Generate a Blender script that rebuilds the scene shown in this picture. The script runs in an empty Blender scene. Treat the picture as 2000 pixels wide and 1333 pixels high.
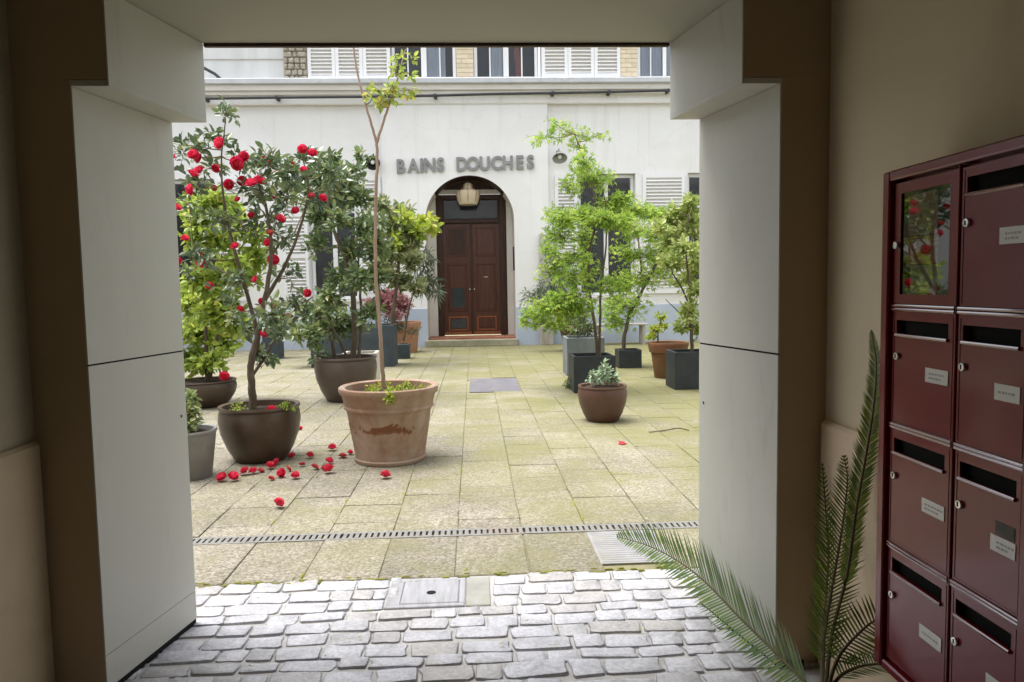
import bpy, bmesh, math, random
import numpy as np
from mathutils import Matrix, Vector, Euler

R = math.radians
scene = bpy.context.scene
col = scene.collection

# ------------------------------------------------------------------ camera
cam_d = bpy.data.cameras.new('camera')
cam_d.sensor_width = 36.0
cam_d.lens = 26.1
cam_d.clip_start = 0.05
cam_d.clip_end = 500
cam = bpy.data.objects.new('camera', cam_d)
col.objects.link(cam)
cam.matrix_world = (Matrix.Translation((0, 0, 1.35)) @ Matrix.Rotation(R(-2.879), 4, 'Z')
                    @ Matrix.Rotation(R(90 - 4.2515), 4, 'X') @ Matrix.Rotation(R(-1.0), 4, 'Z'))
scene.camera = cam

# ------------------------------------------------------------------ sky, sun, exposure
SUN_DIR = Vector((-0.26, 0.08, 0.96)).normalized()      # towards the sun
world = bpy.data.worlds.new('World')
scene.world = world
world.use_nodes = True
wn, wl = world.node_tree.nodes, world.node_tree.links
wn.clear()
sky = wn.new('ShaderNodeTexSky')
sky.sky_type = 'NISHITA'
sky.sun_disc = False
sky.sun_elevation = math.asin(SUN_DIR.z)
sky.sun_rotation = math.atan2(SUN_DIR.x, SUN_DIR.y)
sky.dust_density = 4.0
sky.air_density = 1.2
hs = wn.new('ShaderNodeHueSaturation')
hs.inputs['Saturation'].default_value = 0.26
bg = wn.new('ShaderNodeBackground')
bg.inputs['Strength'].default_value = 0.15
wo = wn.new('ShaderNodeOutputWorld')
wl.new(sky.outputs[0], hs.inputs['Color'])
wl.new(hs.outputs[0], bg.inputs['Color'])
wl.new(bg.outputs[0], wo.inputs['Surface'])

sun_d = bpy.data.lights.new('sun', 'SUN')
sun_d.energy = 1.5
sun_d.angle = R(45)
sun_d.color = (1.0, 0.965, 0.91)
sun = bpy.data.objects.new('sun', sun_d)
col.objects.link(sun)
sun.rotation_euler = SUN_DIR.to_track_quat('Z', 'Y').to_euler()

scene.view_settings.view_transform = 'Standard'
scene.view_settings.look = 'None'
scene.view_settings.exposure = 1.42
scene.view_settings.gamma = 1.0
scene.view_settings.use_curve_mapping = False
scene.render.engine = 'CYCLES'
cy = scene.cycles
cy.max_bounces = 10
cy.diffuse_bounces = 7
cy.glossy_bounces = 4
cy.transmission_bounces = 6
cy.transparent_max_bounces = 8
cy.sample_clamp_indirect = 6.0
cy.caustics_reflective = False
cy.caustics_refractive = False
cy.use_denoising = True

# ------------------------------------------------------------------ helpers
origin = {}


def tag(o, label=None, cat=None, group=None, kind=None):
    if label: o['label'] = label
    if cat: o['category'] = cat
    if group: o['group'] = group
    if kind: o['kind'] = kind
    return o


def thing(name, loc, label, cat, group=None):
    o = bpy.data.objects.new(name, None)
    o.empty_display_size = 0.1
    col.objects.link(o)
    o.location = loc
    origin[o.name] = Vector(loc)
    return tag(o, label, cat, group)


def link(name, mesh, parent=None, loc=None, rot=None, scale=None):
    """one mesh object; mesh already in its own local space, loc in world space"""
    o = bpy.data.objects.new(name, mesh)
    col.objects.link(o)
    base = origin.get(parent.name, Vector()) if parent else Vector()
    if loc is not None: o.location = Vector(loc) - base
    if rot is not None: o.rotation_euler = rot
    if scale is not None: o.scale = scale
    if parent: o.parent = parent
    origin[o.name] = Vector(loc) if loc is not None else base
    return o


class MB:
    """collects shapes in world coordinates; build() links them as one mesh object"""
    def __init__(s):
        s.v, s.f, s.m, s.t = [], [], [], []
        s.mats = []
        s.cur = 0

    def use(s, mat):
        if mat not in s.mats: s.mats.append(mat)
        s.cur = s.mats.index(mat)
        return s

    def face(s, pts, tone=0.0):
        b = len(s.v)
        s.v.extend([tuple(p) for p in pts])
        s.f.append(tuple(range(b, b + len(pts))))
        s.m.append(s.cur); s.t.append(tone)
        return s

    def add(s, verts, faces, tone=0.0):
        b = len(s.v)
        s.v.extend([tuple(p) for p in verts])
        for f in faces:
            s.f.append(tuple(i + b for i in f)); s.m.append(s.cur); s.t.append(tone)
        return s

    def box(s, a, b, rot=None, bevel=0.0):
        x0, y0, z0 = a; x1, y1, z1 = b
        if bevel > 0:
            bm = bmesh.new()
            bmesh.ops.create_cube(bm, size=1)
            for v in bm.verts:
                v.co = Vector(((x0 + x1) / 2 + v.co.x * (x1 - x0), (y0 + y1) / 2 + v.co.y * (y1 - y0), (z0 + z1) / 2 + v.co.z * (z1 - z0)))
            bmesh.ops.bevel(bm, geom=bm.edges[:], offset=bevel, segments=1, affect='EDGES', profile=0.5)
            bm.verts.index_update()
            vs = [v.co.copy() for v in bm.verts]; fs = [[v.index for v in f.verts] for f in bm.faces]
            bm.free()
        else:
            vs = [Vector((x, y, z)) for x in (x0, x1) for y in (y0, y1) for z in (z0, z1)]
            fs = [(0, 1, 3, 2), (4, 6, 7, 5), (0, 4, 5, 1), (2, 3, 7, 6), (0, 2, 6, 4), (1, 5, 7, 3)]
        if rot is not None:
            c = Vector(((x0 + x1) / 2, (y0 + y1) / 2, (z0 + z1) / 2))
            vs = [c + rot @ (v - c) for v in vs]
        return s.add(vs, fs)

    def prism(s, poly, z0, z1):
        """vertical prism over a plan polygon"""
        n = len(poly)
        vs = [(x, y, z0) for x, y in poly] + [(x, y, z1) for x, y in poly]
        fs = [tuple(range(n))[::-1], tuple(range(n, 2 * n))]
        fs += [(i, (i + 1) % n, n + (i + 1) % n, n + i) for i in range(n)]
        return s.add(vs, fs)

    def tube(s, pts, rads, seg=7, cap=True):
        pts = [Vector(p) for p in pts]
        n = len(pts)
        if not hasattr(rads, '__len__'): rads = [rads] * n
        vs, fs = [], []
        up = Vector((0.13, 0.31, 0.94))
        for i, p in enumerate(pts):
            d = (pts[min(i + 1, n - 1)] - pts[max(i - 1, 0)]).normalized()
            if abs(d.dot(up)) > 0.95: up = Vector((0.9, 0.2, 0.1))
            a = d.cross(up).normalized(); b = d.cross(a)
            for k in range(seg):
                t = 2 * math.pi * k / seg
                vs.append(p + (a * math.cos(t) + b * math.sin(t)) * rads[i])
        for i in range(n - 1):
            for k in range(seg):
                fs.append((i * seg + k, i * seg + (k + 1) % seg, (i + 1) * seg + (k + 1) % seg, (i + 1) * seg + k))
        if cap:
            fs.append(tuple(range(seg))); fs.append(tuple(range((n - 1) * seg, n * seg))[::-1])
        return s.add(vs, fs)

    def lathe(s, c, prof, seg=40, wob=0.0, seed=0):
        """prof: list of (radius, z) bottom to top, turned round the vertical axis at c"""
        rr = random.Random(seed)
        ph = [rr.uniform(0, 6.28) for _ in range(3)]
        vs, fs = [], []
        for r, z in prof:
            for k in range(seg):
                t = 2 * math.pi * k / seg
                q = r * (1 + wob * (math.sin(2 * t + ph[0] + z * 3) + 0.6 * math.sin(3 * t + ph[1] - z * 4)))
                vs.append((c[0] + q * math.cos(t), c[1] + q * math.sin(t), c[2] + z))
        n = len(prof)
        for i in range(n - 1):
            for k in range(seg):
                fs.append((i * seg + k, i * seg + (k + 1) % seg, (i + 1) * seg + (k + 1) % seg, (i + 1) * seg + k))
        fs.append(tuple(range(seg))[::-1])
        fs.append(tuple(range((n - 1) * seg, n * seg)))
        return s.add(vs, fs)

    def build(s, name, mat=None, parent=None, smooth=False, tone=False):
        base = origin.get(parent.name, Vector()) if parent else Vector()
        me = bpy.data.meshes.new(name)
        V = np.array(s.v, float).reshape(-1, 3) - np.array(base)
        me.from_pydata(V.tolist(), [], s.f)
        if mat is not None and not s.mats: me.materials.append(mat)
        for m in s.mats: me.materials.append(m)
        if s.mats: me.polygons.foreach_set('material_index', s.m)
        if tone:
            at = me.attributes.new('tone', 'FLOAT', 'FACE')
            at.data.foreach_set('value', s.t)
        if smooth:
            me.polygons.foreach_set('use_smooth', [True] * len(me.polygons))
            try: me.set_sharp_from_angle(angle=R(40))
            except Exception: pass
        me.update()
        o = bpy.data.objects.new(name, me)
        col.objects.link(o)
        if parent: o.parent = parent
        origin[o.name] = base
        return o


def curve(pts, n=6):
    """Catmull-Rom through the points"""
    p = [Vector(q) for q in pts]
    if len(p) < 3: return [p[0].lerp(p[-1], i / n) for i in range(n + 1)]
    e = [p[0] * 2 - p[1]] + p + [p[-1] * 2 - p[-2]]
    out = []
    for i in range(1, len(e) - 2):
        a, b, c, d = e[i - 1:i + 3]
        for k in range(n):
            t = k / n
            out.append(0.5 * ((2 * b) + (c - a) * t + (2 * a - 5 * b + 4 * c - d) * t * t + (3 * b - a - 3 * c + d) * t ** 3))
    out.append(p[-1])
    return out


# ------------------------------------------------------------------ materials
def new_mat(name):
    m = bpy.data.materials.new(name)
    m.use_nodes = True
    nt = m.node_tree
    b = nt.nodes['Principled BSDF']
    return m, nt.nodes, nt.links, b


def ramp(nodes, stops):
    r = nodes.new('ShaderNodeValToRGB')
    e = r.color_ramp.elements
    while len(e) < len(stops): e.new(0.5)
    for el, (p, c) in zip(e, stops):
        el.position = p; el.color = (*c, 1) if len(c) == 3 else c
    return r


def noise(nodes, links, vec, scale, detail=4, rough=0.55, dist=0.0):
    n = nodes.new('ShaderNodeTexNoise')
    n.inputs['Scale'].default_value = scale
    n.inputs['Detail'].default_value = detail
    n.inputs['Roughness'].default_value = rough
    n.inputs['Distortion'].default_value = dist
    links.new(vec, n.inputs['Vector'])
    return n


def mixc(nodes, links, fac, a, b, mode='MIX'):
    m = nodes.new('ShaderNodeMix')
    m.data_type = 'RGBA'; m.blend_type = mode
    def put(sock, v):
        if hasattr(v, 'is_output'): links.new(v, sock)
        elif hasattr(v, '__len__'): sock.default_value = (*v, 1)
        else: sock.default_value = v
    put(m.inputs[0], fac); put(m.inputs[6], a); put(m.inputs[7], b)
    return m.outputs[2]


def mat_plain(name, c1, c2, scale=3.0, rough=0.7, bump=0.15, bscale=60.0, stain=None, stain_scale=1.5,
              stain_lo=0.55, stain_hi=0.7, spec=0.3, coat=0.0, metal=0.0, stretch=(1, 1, 1), rough2=None, random_tone=0.0, bdist=0.004):
    m, n, l, b = new_mat(name)
    geo = n.new('ShaderNodeNewGeometry')
    mp = n.new('ShaderNodeMapping')
    mp.inputs['Scale'].default_value = stretch
    l.new(geo.outputs['Position'], mp.inputs['Vector'])
    vec = mp.outputs[0]
    a = noise(n, l, vec, scale, 6, 0.6)
    rp = ramp(n, [(0.3, c1), (0.7, c2)])
    l.new(a.outputs['Fac'], rp.inputs[0])
    out = rp.outputs[0]
    if stain:
        s = noise(n, l, vec, stain_scale, 7, 0.65, 0.6)
        rs = ramp(n, [(stain_lo, (0, 0, 0)), (stain_hi, (1, 1, 1))])
        l.new(s.outputs['Fac'], rs.inputs[0])
        out = mixc(n, l, rs.outputs[0], out, stain)
    if random_tone:
        oi = n.new('ShaderNodeObjectInfo')
        mr = n.new('ShaderNodeMapRange')
        mr.inputs[3].default_value = 1 - random_tone; mr.inputs[4].default_value = 1 + random_tone
        l.new(oi.outputs['Random'], mr.inputs[0])
        hv = n.new('ShaderNodeHueSaturation')
        l.new(mr.outputs[0], hv.inputs['Value']); l.new(out, hv.inputs['Color'])
        out = hv.outputs[0]
    l.new(out, b.inputs['Base Color'])
    b.inputs['Roughness'].default_value = rough
    if rough2 is not None:
        mr2 = n.new('ShaderNodeMapRange')
        mr2.inputs[1].default_value = 0.35; mr2.inputs[2].default_value = 0.65
        mr2.inputs[3].default_value = rough; mr2.inputs[4].default_value = rough2
        l.new(a.outputs['Fac'], mr2.inputs[0]); l.new(mr2.outputs[0], b.inputs['Roughness'])
    b.inputs['Specular IOR Level'].default_value = spec
    b.inputs['Metallic'].default_value = metal
    b.inputs['Coat Weight'].default_value = coat
    b.inputs['Coat Roughness'].default_value = 0.08
    if bump > 0:
        bn = noise(n, l, vec, bscale, 5, 0.6)
        bp = n.new('ShaderNodeBump')
        bp.inputs['Strength'].default_value = bump
        bp.inputs['Distance'].default_value = bdist
        l.new(bn.outputs['Fac'], bp.inputs['Height'])
        l.new(bp.outputs[0], b.inputs['Normal'])
    return m


def mat_leaf(name, stops, rough=0.4, trans=0.35, spec=0.4):
    m, n, l, b = new_mat(name)
    at = n.new('ShaderNodeAttribute'); at.attribute_name = 'tone'
    rp = ramp(n, stops)
    l.new(at.outputs['Fac'], rp.inputs[0])
    l.new(rp.outputs[0], b.inputs['Base Color'])
    b.inputs['Roughness'].default_value = rough
    b.inputs['Specular IOR Level'].default_value = spec
    tr = n.new('ShaderNodeBsdfTranslucent')
    hv = n.new('ShaderNodeHueSaturation'); hv.inputs['Value'].default_value = 1.25; hv.inputs['Hue'].default_value = 0.485
    l.new(rp.outputs[0], hv.inputs['Color']); l.new(hv.outputs[0], tr.inputs['Color'])
    ms = n.new('ShaderNodeMixShader'); ms.inputs[0].default_value = trans
    l.new(b.outputs[0], ms.inputs[1]); l.new(tr.outputs[0], ms.inputs[2])
    l.new(ms.outputs[0], n['Material Output'].inputs['Surface'])
    return m


def mat_glass(name, tint=(0.9, 0.95, 0.95), refl=0.0, gain=0.8):
    """thin pane: see-through with a mirror layer that grows at grazing angles"""
    m, n, l, b = new_mat(name)
    tp = n.new('ShaderNodeBsdfTransparent'); tp.inputs[0].default_value = (*tint, 1)
    gl = n.new('ShaderNodeBsdfGlossy'); gl.inputs['Roughness'].default_value = 0.02
    fr = n.new('ShaderNodeFresnel'); fr.inputs[0].default_value = 1.5
    ma = n.new('ShaderNodeMath'); ma.operation = 'MULTIPLY_ADD'
    ma.inputs[1].default_value = gain; ma.inputs[2].default_value = refl; ma.use_clamp = True
    l.new(fr.outputs[0], ma.inputs[0])
    ms = n.new('ShaderNodeMixShader')
    l.new(ma.outputs[0], ms.inputs[0]); l.new(tp.outputs[0], ms.inputs[1]); l.new(gl.outputs[0], ms.inputs[2])
    l.new(ms.outputs[0], n['Material Output'].inputs['Surface'])
    return m


M = {}
def mat_reveal(name):
    m, n, l, b = new_mat(name)
    geo = n.new('ShaderNodeNewGeometry'); vec = geo.outputs['Position']
    mp = n.new('ShaderNodeMapping'); mp.inputs['Scale'].default_value = (1, 1, .4)
    l.new(vec, mp.inputs['Vector'])
    a = noise(n, l, mp.outputs[0], 2.0, 6, .6, .3)
    rp = ramp(n, [(.3, (.545, .54, .485)), (.7, (.61, .605, .55))])
    l.new(a.outputs['Fac'], rp.inputs[0]); c = rp.outputs[0]
    mp2 = n.new('ShaderNodeMapping'); mp2.inputs['Scale'].default_value = (6, 6, 1.2)
    l.new(vec, mp2.inputs['Vector'])
    sm = noise(n, l, mp2.outputs[0], 1.4, 6, .7, .8)
    rs = ramp(n, [(.58, (0, 0, 0)), (.80, (.5, .5, .5))])
    l.new(sm.outputs['Fac'], rs.inputs[0])
    c = mixc(n, l, rs.outputs[0], c, (.38, .37, .33))
    nk = noise(n, l, vec, 34, 3, .5)
    rn = ramp(n, [(.80, (0, 0, 0)), (.82, (.5, .5, .5))])
    l.new(nk.outputs['Fac'], rn.inputs[0])
    c = mixc(n, l, rn.outputs[0], c, (.25, .23, .20))
    l.new(c, b.inputs['Base Color'])
    b.inputs['Roughness'].default_value = .5; b.inputs['Specular IOR Level'].default_value = .35
    bp = n.new('ShaderNodeBump'); bp.inputs['Strength'].default_value = .12; bp.inputs['Distance'].default_value = .004
    gr = n.new('ShaderNodeMapping'); gr.inputs['Scale'].default_value = (6, 6, 1.2)
    l.new(vec, gr.inputs['Vector'])
    bn = noise(n, l, gr.outputs[0], 3, 5, .6)
    l.new(bn.outputs['Fac'], bp.inputs['Height']); l.new(bp.outputs[0], b.inputs['Normal'])
    return m


M['reveal'] = mat_reveal('grey_paint')
M['taupe'] = mat_plain('taupe_paint', (0.44, 0.335, 0.205), (0.49, 0.375, 0.235), 1.5, 0.6, 0.1, 40)
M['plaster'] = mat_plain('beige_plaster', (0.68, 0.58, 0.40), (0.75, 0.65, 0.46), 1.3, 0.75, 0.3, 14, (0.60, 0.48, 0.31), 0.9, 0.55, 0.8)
M['plaster_left'] = mat_plain('darker_beige_plaster', (0.36, 0.31, 0.22), (0.42, 0.36, 0.26), 1.3, 0.75, 0.3, 14, (0.30, 0.25, 0.17), 0.9, 0.55, 0.8)  # same plaster as the right wall in darker tones
M['dado_left'] = mat_plain('darker_cream_stone', (0.46, 0.36, 0.235), (0.54, 0.43, 0.29), 2.0, 0.65, 0.15, 30, (0.36, 0.27, 0.17), 1.6, 0.52, 0.8)  # same stone as the right dado in darker tones
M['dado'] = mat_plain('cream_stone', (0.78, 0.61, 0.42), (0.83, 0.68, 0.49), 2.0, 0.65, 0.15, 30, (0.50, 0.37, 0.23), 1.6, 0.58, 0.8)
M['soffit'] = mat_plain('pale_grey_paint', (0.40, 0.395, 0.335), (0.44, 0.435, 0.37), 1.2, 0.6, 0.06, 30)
M['dark_floor'] = mat_plain('mortar', (0.36, 0.35, 0.335), (0.50, 0.49, 0.48), 12, 0.9, 0.5, 90)


def mat_cobble():
    m, n, l, b = new_mat('cobble_stone')
    geo = n.new('ShaderNodeNewGeometry')
    vec = geo.outputs['Position']
    oi = n.new('ShaderNodeObjectInfo')
    a = noise(n, l, vec, 9, 6, 0.65, 0.8)
    rp = ramp(n, [(0.24, (0.32, 0.32, 0.335)), (0.46, (0.49, 0.49, 0.515)), (0.72, (0.63, 0.63, 0.665))])
    l.new(a.outputs['Fac'], rp.inputs[0])
    f = noise(n, l, vec, 60, 5, 0.7)
    rf = ramp(n, [(0.32, (0.72, 0.72, 0.72)), (0.6, (1.03, 1.03, 1.03))])
    l.new(f.outputs['Fac'], rf.inputs[0])
    c = mixc(n, l, 1.0, rp.outputs[0], rf.outputs[0], 'MULTIPLY')
    rt = ramp(n, [(0.0, (0.82, 0.79, 0.74)), (0.4, (0.96, 0.96, 0.98)), (1.0, (1.05, 1.05, 1.08))])
    l.new(oi.outputs['Random'], rt.inputs[0])
    c = mixc(n, l, 1.0, c, rt.outputs[0], 'MULTIPLY')
    # moss creeping in from the courtyard edge and a few brown smears
    d = noise(n, l, vec, 2.6, 6, 0.7, 0.4)
    rd = ramp(n, [(0.60, (0, 0, 0)), (0.74, (0.6, 0.6, 0.6))])
    l.new(d.outputs['Fac'], rd.inputs[0])
    c = mixc(n, l, rd.outputs[0], c, (0.46, 0.43, 0.34))
    l.new(c, b.inputs['Base Color'])
    mr = n.new('ShaderNodeMapRange')
    mr.inputs[1].default_value = 0.3; mr.inputs[2].default_value = 0.7; mr.inputs[3].default_value = 0.6; mr.inputs[4].default_value = 0.36; b.inputs['Specular IOR Level'].default_value = 0.7
    l.new(f.outputs['Fac'], mr.inputs[0]); l.new(mr.outputs[0], b.inputs['Roughness'])
    bp = n.new('ShaderNodeBump'); bp.inputs['Strength'].default_value = 0.7; bp.inputs['Distance'].default_value = 0.009
    b2 = noise(n, l, vec, 26, 6, 0.7, 0.5)
    l.new(b2.outputs['Fac'], bp.inputs['Height']); l.new(bp.outputs[0], b.inputs['Normal'])
    return m


def mat_tile():
    m, n, l, b = new_mat('washed_gravel_slab')
    geo = n.new('ShaderNodeNewGeometry')
    vec = geo.outputs['Position']
    vo = n.new('ShaderNodeTexVoronoi'); vo.inputs['Scale'].default_value = 85
    l.new(vec, vo.inputs['Vector'])
    sep = n.new('ShaderNodeSeparateColor'); l.new(vo.outputs['Color'], sep.inputs[0])
    rp = ramp(n, [(0.0, (0.165, 0.150, 0.117)), (0.35, (0.245, 0.226, 0.185)), (0.7, (0.305, 0.285, 0.238)), (1.0, (0.39, 0.372, 0.325))])
    l.new(sep.outputs[0], rp.inputs[0])
    big = noise(n, l, vec, 0.9, 6, 0.65, 0.4)
    rb = ramp(n, [(0.3, (0.66, 0.65, 0.62)), (0.7, (1.1, 1.09, 1.07))])
    l.new(big.outputs['Fac'], rb.inputs[0])
    c = mixc(n, l, 1.0, rp.outputs[0], rb.outputs[0], 'MULTIPLY')
    oi = n.new('ShaderNodeObjectInfo')
    rt = ramp(n, [(0.0, (0.86, 0.85, 0.83)), (1.0, (1.08, 1.07, 1.05))])
    l.new(oi.outputs['Random'], rt.inputs[0])
    c = mixc(n, l, 1.0, c, rt.outputs[0], 'MULTIPLY')
    # algae and moss: damper right-hand side, and extra at the back for its dimmer light
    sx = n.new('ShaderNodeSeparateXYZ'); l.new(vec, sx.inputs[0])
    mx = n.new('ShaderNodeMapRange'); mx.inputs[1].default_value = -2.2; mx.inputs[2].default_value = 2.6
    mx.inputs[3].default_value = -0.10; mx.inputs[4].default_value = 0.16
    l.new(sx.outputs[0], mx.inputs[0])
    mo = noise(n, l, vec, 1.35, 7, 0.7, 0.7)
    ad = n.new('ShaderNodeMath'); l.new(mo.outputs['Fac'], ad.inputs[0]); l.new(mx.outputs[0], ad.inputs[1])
    my = n.new('ShaderNodeMapRange'); my.inputs[1].default_value = 4; my.inputs[2].default_value = 13; my.inputs[3].default_value = .03; my.inputs[4].default_value = .20  # far gain: real moss, plus dimness painted into the distant slabs
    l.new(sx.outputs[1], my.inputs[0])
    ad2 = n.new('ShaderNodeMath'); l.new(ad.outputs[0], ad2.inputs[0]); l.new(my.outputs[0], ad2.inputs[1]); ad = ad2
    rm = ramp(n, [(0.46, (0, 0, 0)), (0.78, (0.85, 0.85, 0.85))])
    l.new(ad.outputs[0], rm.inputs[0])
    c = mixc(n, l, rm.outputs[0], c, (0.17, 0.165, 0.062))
    fm = noise(n, l, vec, 3.2, 7, 0.72, 0.5)
    rfm = ramp(n, [(0.54, (0, 0, 0)), (0.70, (0.7, 0.7, 0.7))])
    l.new(fm.outputs['Fac'], rfm.inputs[0])
    c = mixc(n, l, rfm.outputs[0], c, (0.19, 0.175, 0.10))
    l.new(c, b.inputs['Base Color'])
    b.inputs['Roughness'].default_value = 0.75
    b.inputs['Specular IOR Level'].default_value = 0.25
    bp = n.new('ShaderNodeBump'); bp.inputs['Strength'].default_value = 0.5; bp.inputs['Distance'].default_value = 0.003
    l.new(vo.outputs['Distance'], bp.inputs['Height']); bp.invert = True
    l.new(bp.outputs[0], b.inputs['Normal'])
    return m


M['cobble'] = mat_cobble()
M['tile'] = mat_tile()
M['joint'] = mat_plain('mossy_joint', (0.17, 0.155, 0.085), (0.28, 0.262, 0.16), 4, 0.95, 0.6, 70)
M['moss'] = mat_plain('moss', (0.15, 0.16, 0.03), (0.25, 0.25, 0.06), 9, 0.95, 0.5, 70)
def mat_facade(name):
    m, n, l, b = new_mat(name)
    geo = n.new('ShaderNodeNewGeometry'); vec = geo.outputs['Position']
    a = noise(n, l, vec, .7, 7, .65, .3)
    rp = ramp(n, [(.3, (.745, .735, .72)), (.7, (.82, .815, .805))])
    l.new(a.outputs['Fac'], rp.inputs[0]); c = rp.outputs[0]
    # rain streaks: noise stretched down the wall
    mp = n.new('ShaderNodeMapping'); mp.inputs['Scale'].default_value = (3.4, 3.4, .16)
    l.new(vec, mp.inputs['Vector'])
    st = noise(n, l, mp.outputs[0], 1.6, 6, .7, .2)
    rs = ramp(n, [(.54, (0, 0, 0)), (.80, (.55, .55, .55))])
    l.new(st.outputs['Fac'], rs.inputs[0])
    c = mixc(n, l, rs.outputs[0], c, (.58, .56, .52))
    # patched areas of a slightly different tint
    pt = noise(n, l, vec, .55, 3, .4, 1.2)
    r2 = ramp(n, [(.56, (0, 0, 0)), (.60, (.35, .35, .35))])
    l.new(pt.outputs['Fac'], r2.inputs[0])
    c = mixc(n, l, r2.outputs[0], c, (.72, .70, .68))
    # hairline cracks
    wv = n.new('ShaderNodeTexVoronoi'); wv.feature = 'DISTANCE_TO_EDGE'; wv.inputs['Scale'].default_value = .42
    wn_ = noise(n, l, vec, 2.2, 5, .6)
    ad = n.new('ShaderNodeVectorMath'); ad.operation = 'MULTIPLY_ADD'; ad.inputs[1].default_value = (.5, .5, .5)
    l.new(wn_.outputs['Color'], ad.inputs[0]); l.new(vec, ad.inputs[2]); l.new(ad.outputs[0], wv.inputs['Vector'])
    r3 = ramp(n, [(0.0, (.14, .14, .14)), (.005, (0, 0, 0))])
    l.new(wv.outputs['Distance'], r3.inputs[0])
    c = mixc(n, l, r3.outputs[0], c, (.42, .40, .37))
    l.new(c, b.inputs['Base Color'])
    b.inputs['Roughness'].default_value = .85; b.inputs['Specular IOR Level'].default_value = .2
    bp = n.new('ShaderNodeBump'); bp.inputs['Strength'].default_value = .25; bp.inputs['Distance'].default_value = .012
    bn = noise(n, l, vec, 9, 6, .65)
    l.new(bn.outputs['Fac'], bp.inputs['Height']); l.new(bp.outputs[0], b.inputs['Normal'])
    return m


M['render'] = mat_facade('white_render')
M['render2'] = mat_plain('grey_white_render', (0.54, 0.55, 0.55), (0.64, 0.645, 0.64), 1.4, 0.85, 0.15, 18, (0.52, 0.52, 0.51), 1.2, 0.52, 0.8, 0.2, stretch=(2.2, 1, 0.3))
M['plinth'] = mat_plain('blue_grey_paint', (0.40, 0.46, 0.56), (0.49, 0.55, 0.64), 1.2, 0.7, 0.15, 20, (0.36, 0.38, 0.42), 2.0, 0.55, 0.8)
M['cream'] = mat_plain('cream_paint', (0.62, 0.585, 0.53), (0.69, 0.655, 0.60), 1.2, 0.7, 0.1, 20, (0.52, 0.48, 0.42), 1.5, 0.58, 0.8)
M['zinc'] = mat_plain('zinc', (0.46, 0.47, 0.49), (0.56, 0.57, 0.59), 2.5, 0.55, 0.08, 15, (0.36, 0.36, 0.37), 2.0, 0.55, 0.8)
M['white'] = mat_plain('white_gloss_paint', (0.74, 0.74, 0.745), (0.79, 0.79, 0.795), 2, 0.5, 0.0)
M['brick'] = mat_plain('yellow_brick', (0.60, 0.51, 0.36), (0.70, 0.61, 0.45), 3, 0.85, 0.2, 40, random_tone=0.1)
M['rough'] = mat_plain('rubble_stone', (0.26, 0.23, 0.17), (0.52, 0.48, 0.40), 14, 0.95, 1.0, 16, bdist=0.06)
M['cable'] = mat_plain('black_cable', (0.035, 0.035, 0.04), (0.06, 0.06, 0.06), 6, 0.6, 0.0)
M['room'] = mat_plain('dark_room', (0.035, 0.036, 0.04), (0.06, 0.06, 0.065), 2, 0.9, 0.0)
M['curtain'] = mat_plain('lilac_curtain', (0.62, 0.62, 0.70), (0.74, 0.74, 0.80), 1.5, 0.9, 0.0, stretch=(12, 12, 0.4))
M['red_cloth'] = mat_plain('red_cloth', (0.34, 0.08, 0.06), (0.42, 0.12, 0.09), 4, 0.9, 0.0)
M['pane'] = mat_glass('window_glass', (0.85, 0.88, 0.9), 0.0)
M['wood'] = mat_plain('varnished_oak', (0.048, 0.013, 0.007), (0.10, 0.030, 0.014), 3, 0.38, 0.1, 30, (0.13, 0.047, 0.022), 1.6, 0.58, 0.85, 0.45, stretch=(9, 9, 0.8))
M['wood_dark'] = mat_plain('dark_oak', (0.030, 0.014, 0.009), (0.060, 0.026, 0.015), 3, 0.45, 0.1, 30, stretch=(9, 9, 0.8))
M['wood_warm'] = mat_plain('worn_oak', (0.20, 0.065, 0.025), (0.32, 0.115, 0.045), 4, 0.42, 0.1, 30, stretch=(9, 9, 0.8))
M['door_glass'] = mat_plain('dim_door_glass', (0.03, 0.036, 0.042), (0.05, 0.058, 0.066), 4, 0.15, 0.0, spec=0.5)
M['red_tile'] = mat_plain('terracotta_floor', (0.30, 0.12, 0.07), (0.40, 0.18, 0.11), 4, 0.6, 0.1, 40, (0.22, 0.10, 0.07), 2.5, 0.5, 0.75)
M['step'] = mat_plain('mossy_step_stone', (0.24, 0.23, 0.15), (0.42, 0.39, 0.30), 3, 0.85, 0.3, 30)
M['letter'] = mat_plain('grey_metal_letter', (0.20, 0.20, 0.20), (0.27, 0.27, 0.265), 5, 0.5, 0.0, metal=0.2)
M['frosted'] = mat_plain('amber_frosted_glass', (0.52, 0.43, 0.29), (0.62, 0.53, 0.38), 6, 0.3, 0.0, spec=0.6)
M['black_metal'] = mat_plain('black_metal', (0.02, 0.02, 0.022), (0.04, 0.04, 0.042), 6, 0.4, 0.0, metal=0.3)
M['grey_enamel'] = mat_plain('grey_green_enamel', (0.26, 0.28, 0.25), (0.34, 0.36, 0.33), 6, 0.4, 0.0)
M['white_bulb'] = mat_plain('opal_glass', (0.8, 0.8, 0.78), (0.85, 0.85, 0.83), 6, 0.3, 0.0)
M['cabinet'] = mat_plain('grey_board', (0.36, 0.34, 0.31), (0.46, 0.44, 0.41), 2, 0.8, 0.15, 25, (0.30, 0.24, 0.19), 1.5, 0.5, 0.75, stretch=(3, 3, 0.6))
M['burgundy'] = mat_plain('burgundy_enamel', (0.21, 0.011, 0.018), (0.245, 0.014, 0.024), 3, 0.22, 0.03, 7, spec=0.4, coat=0.25)
M['burgundy_edge'] = mat_plain('polished_burgundy_edge', (0.20, 0.010, 0.017), (0.235, 0.013, 0.023), 3, 0.12, 0.0, spec=1.0, coat=1.0)
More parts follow.
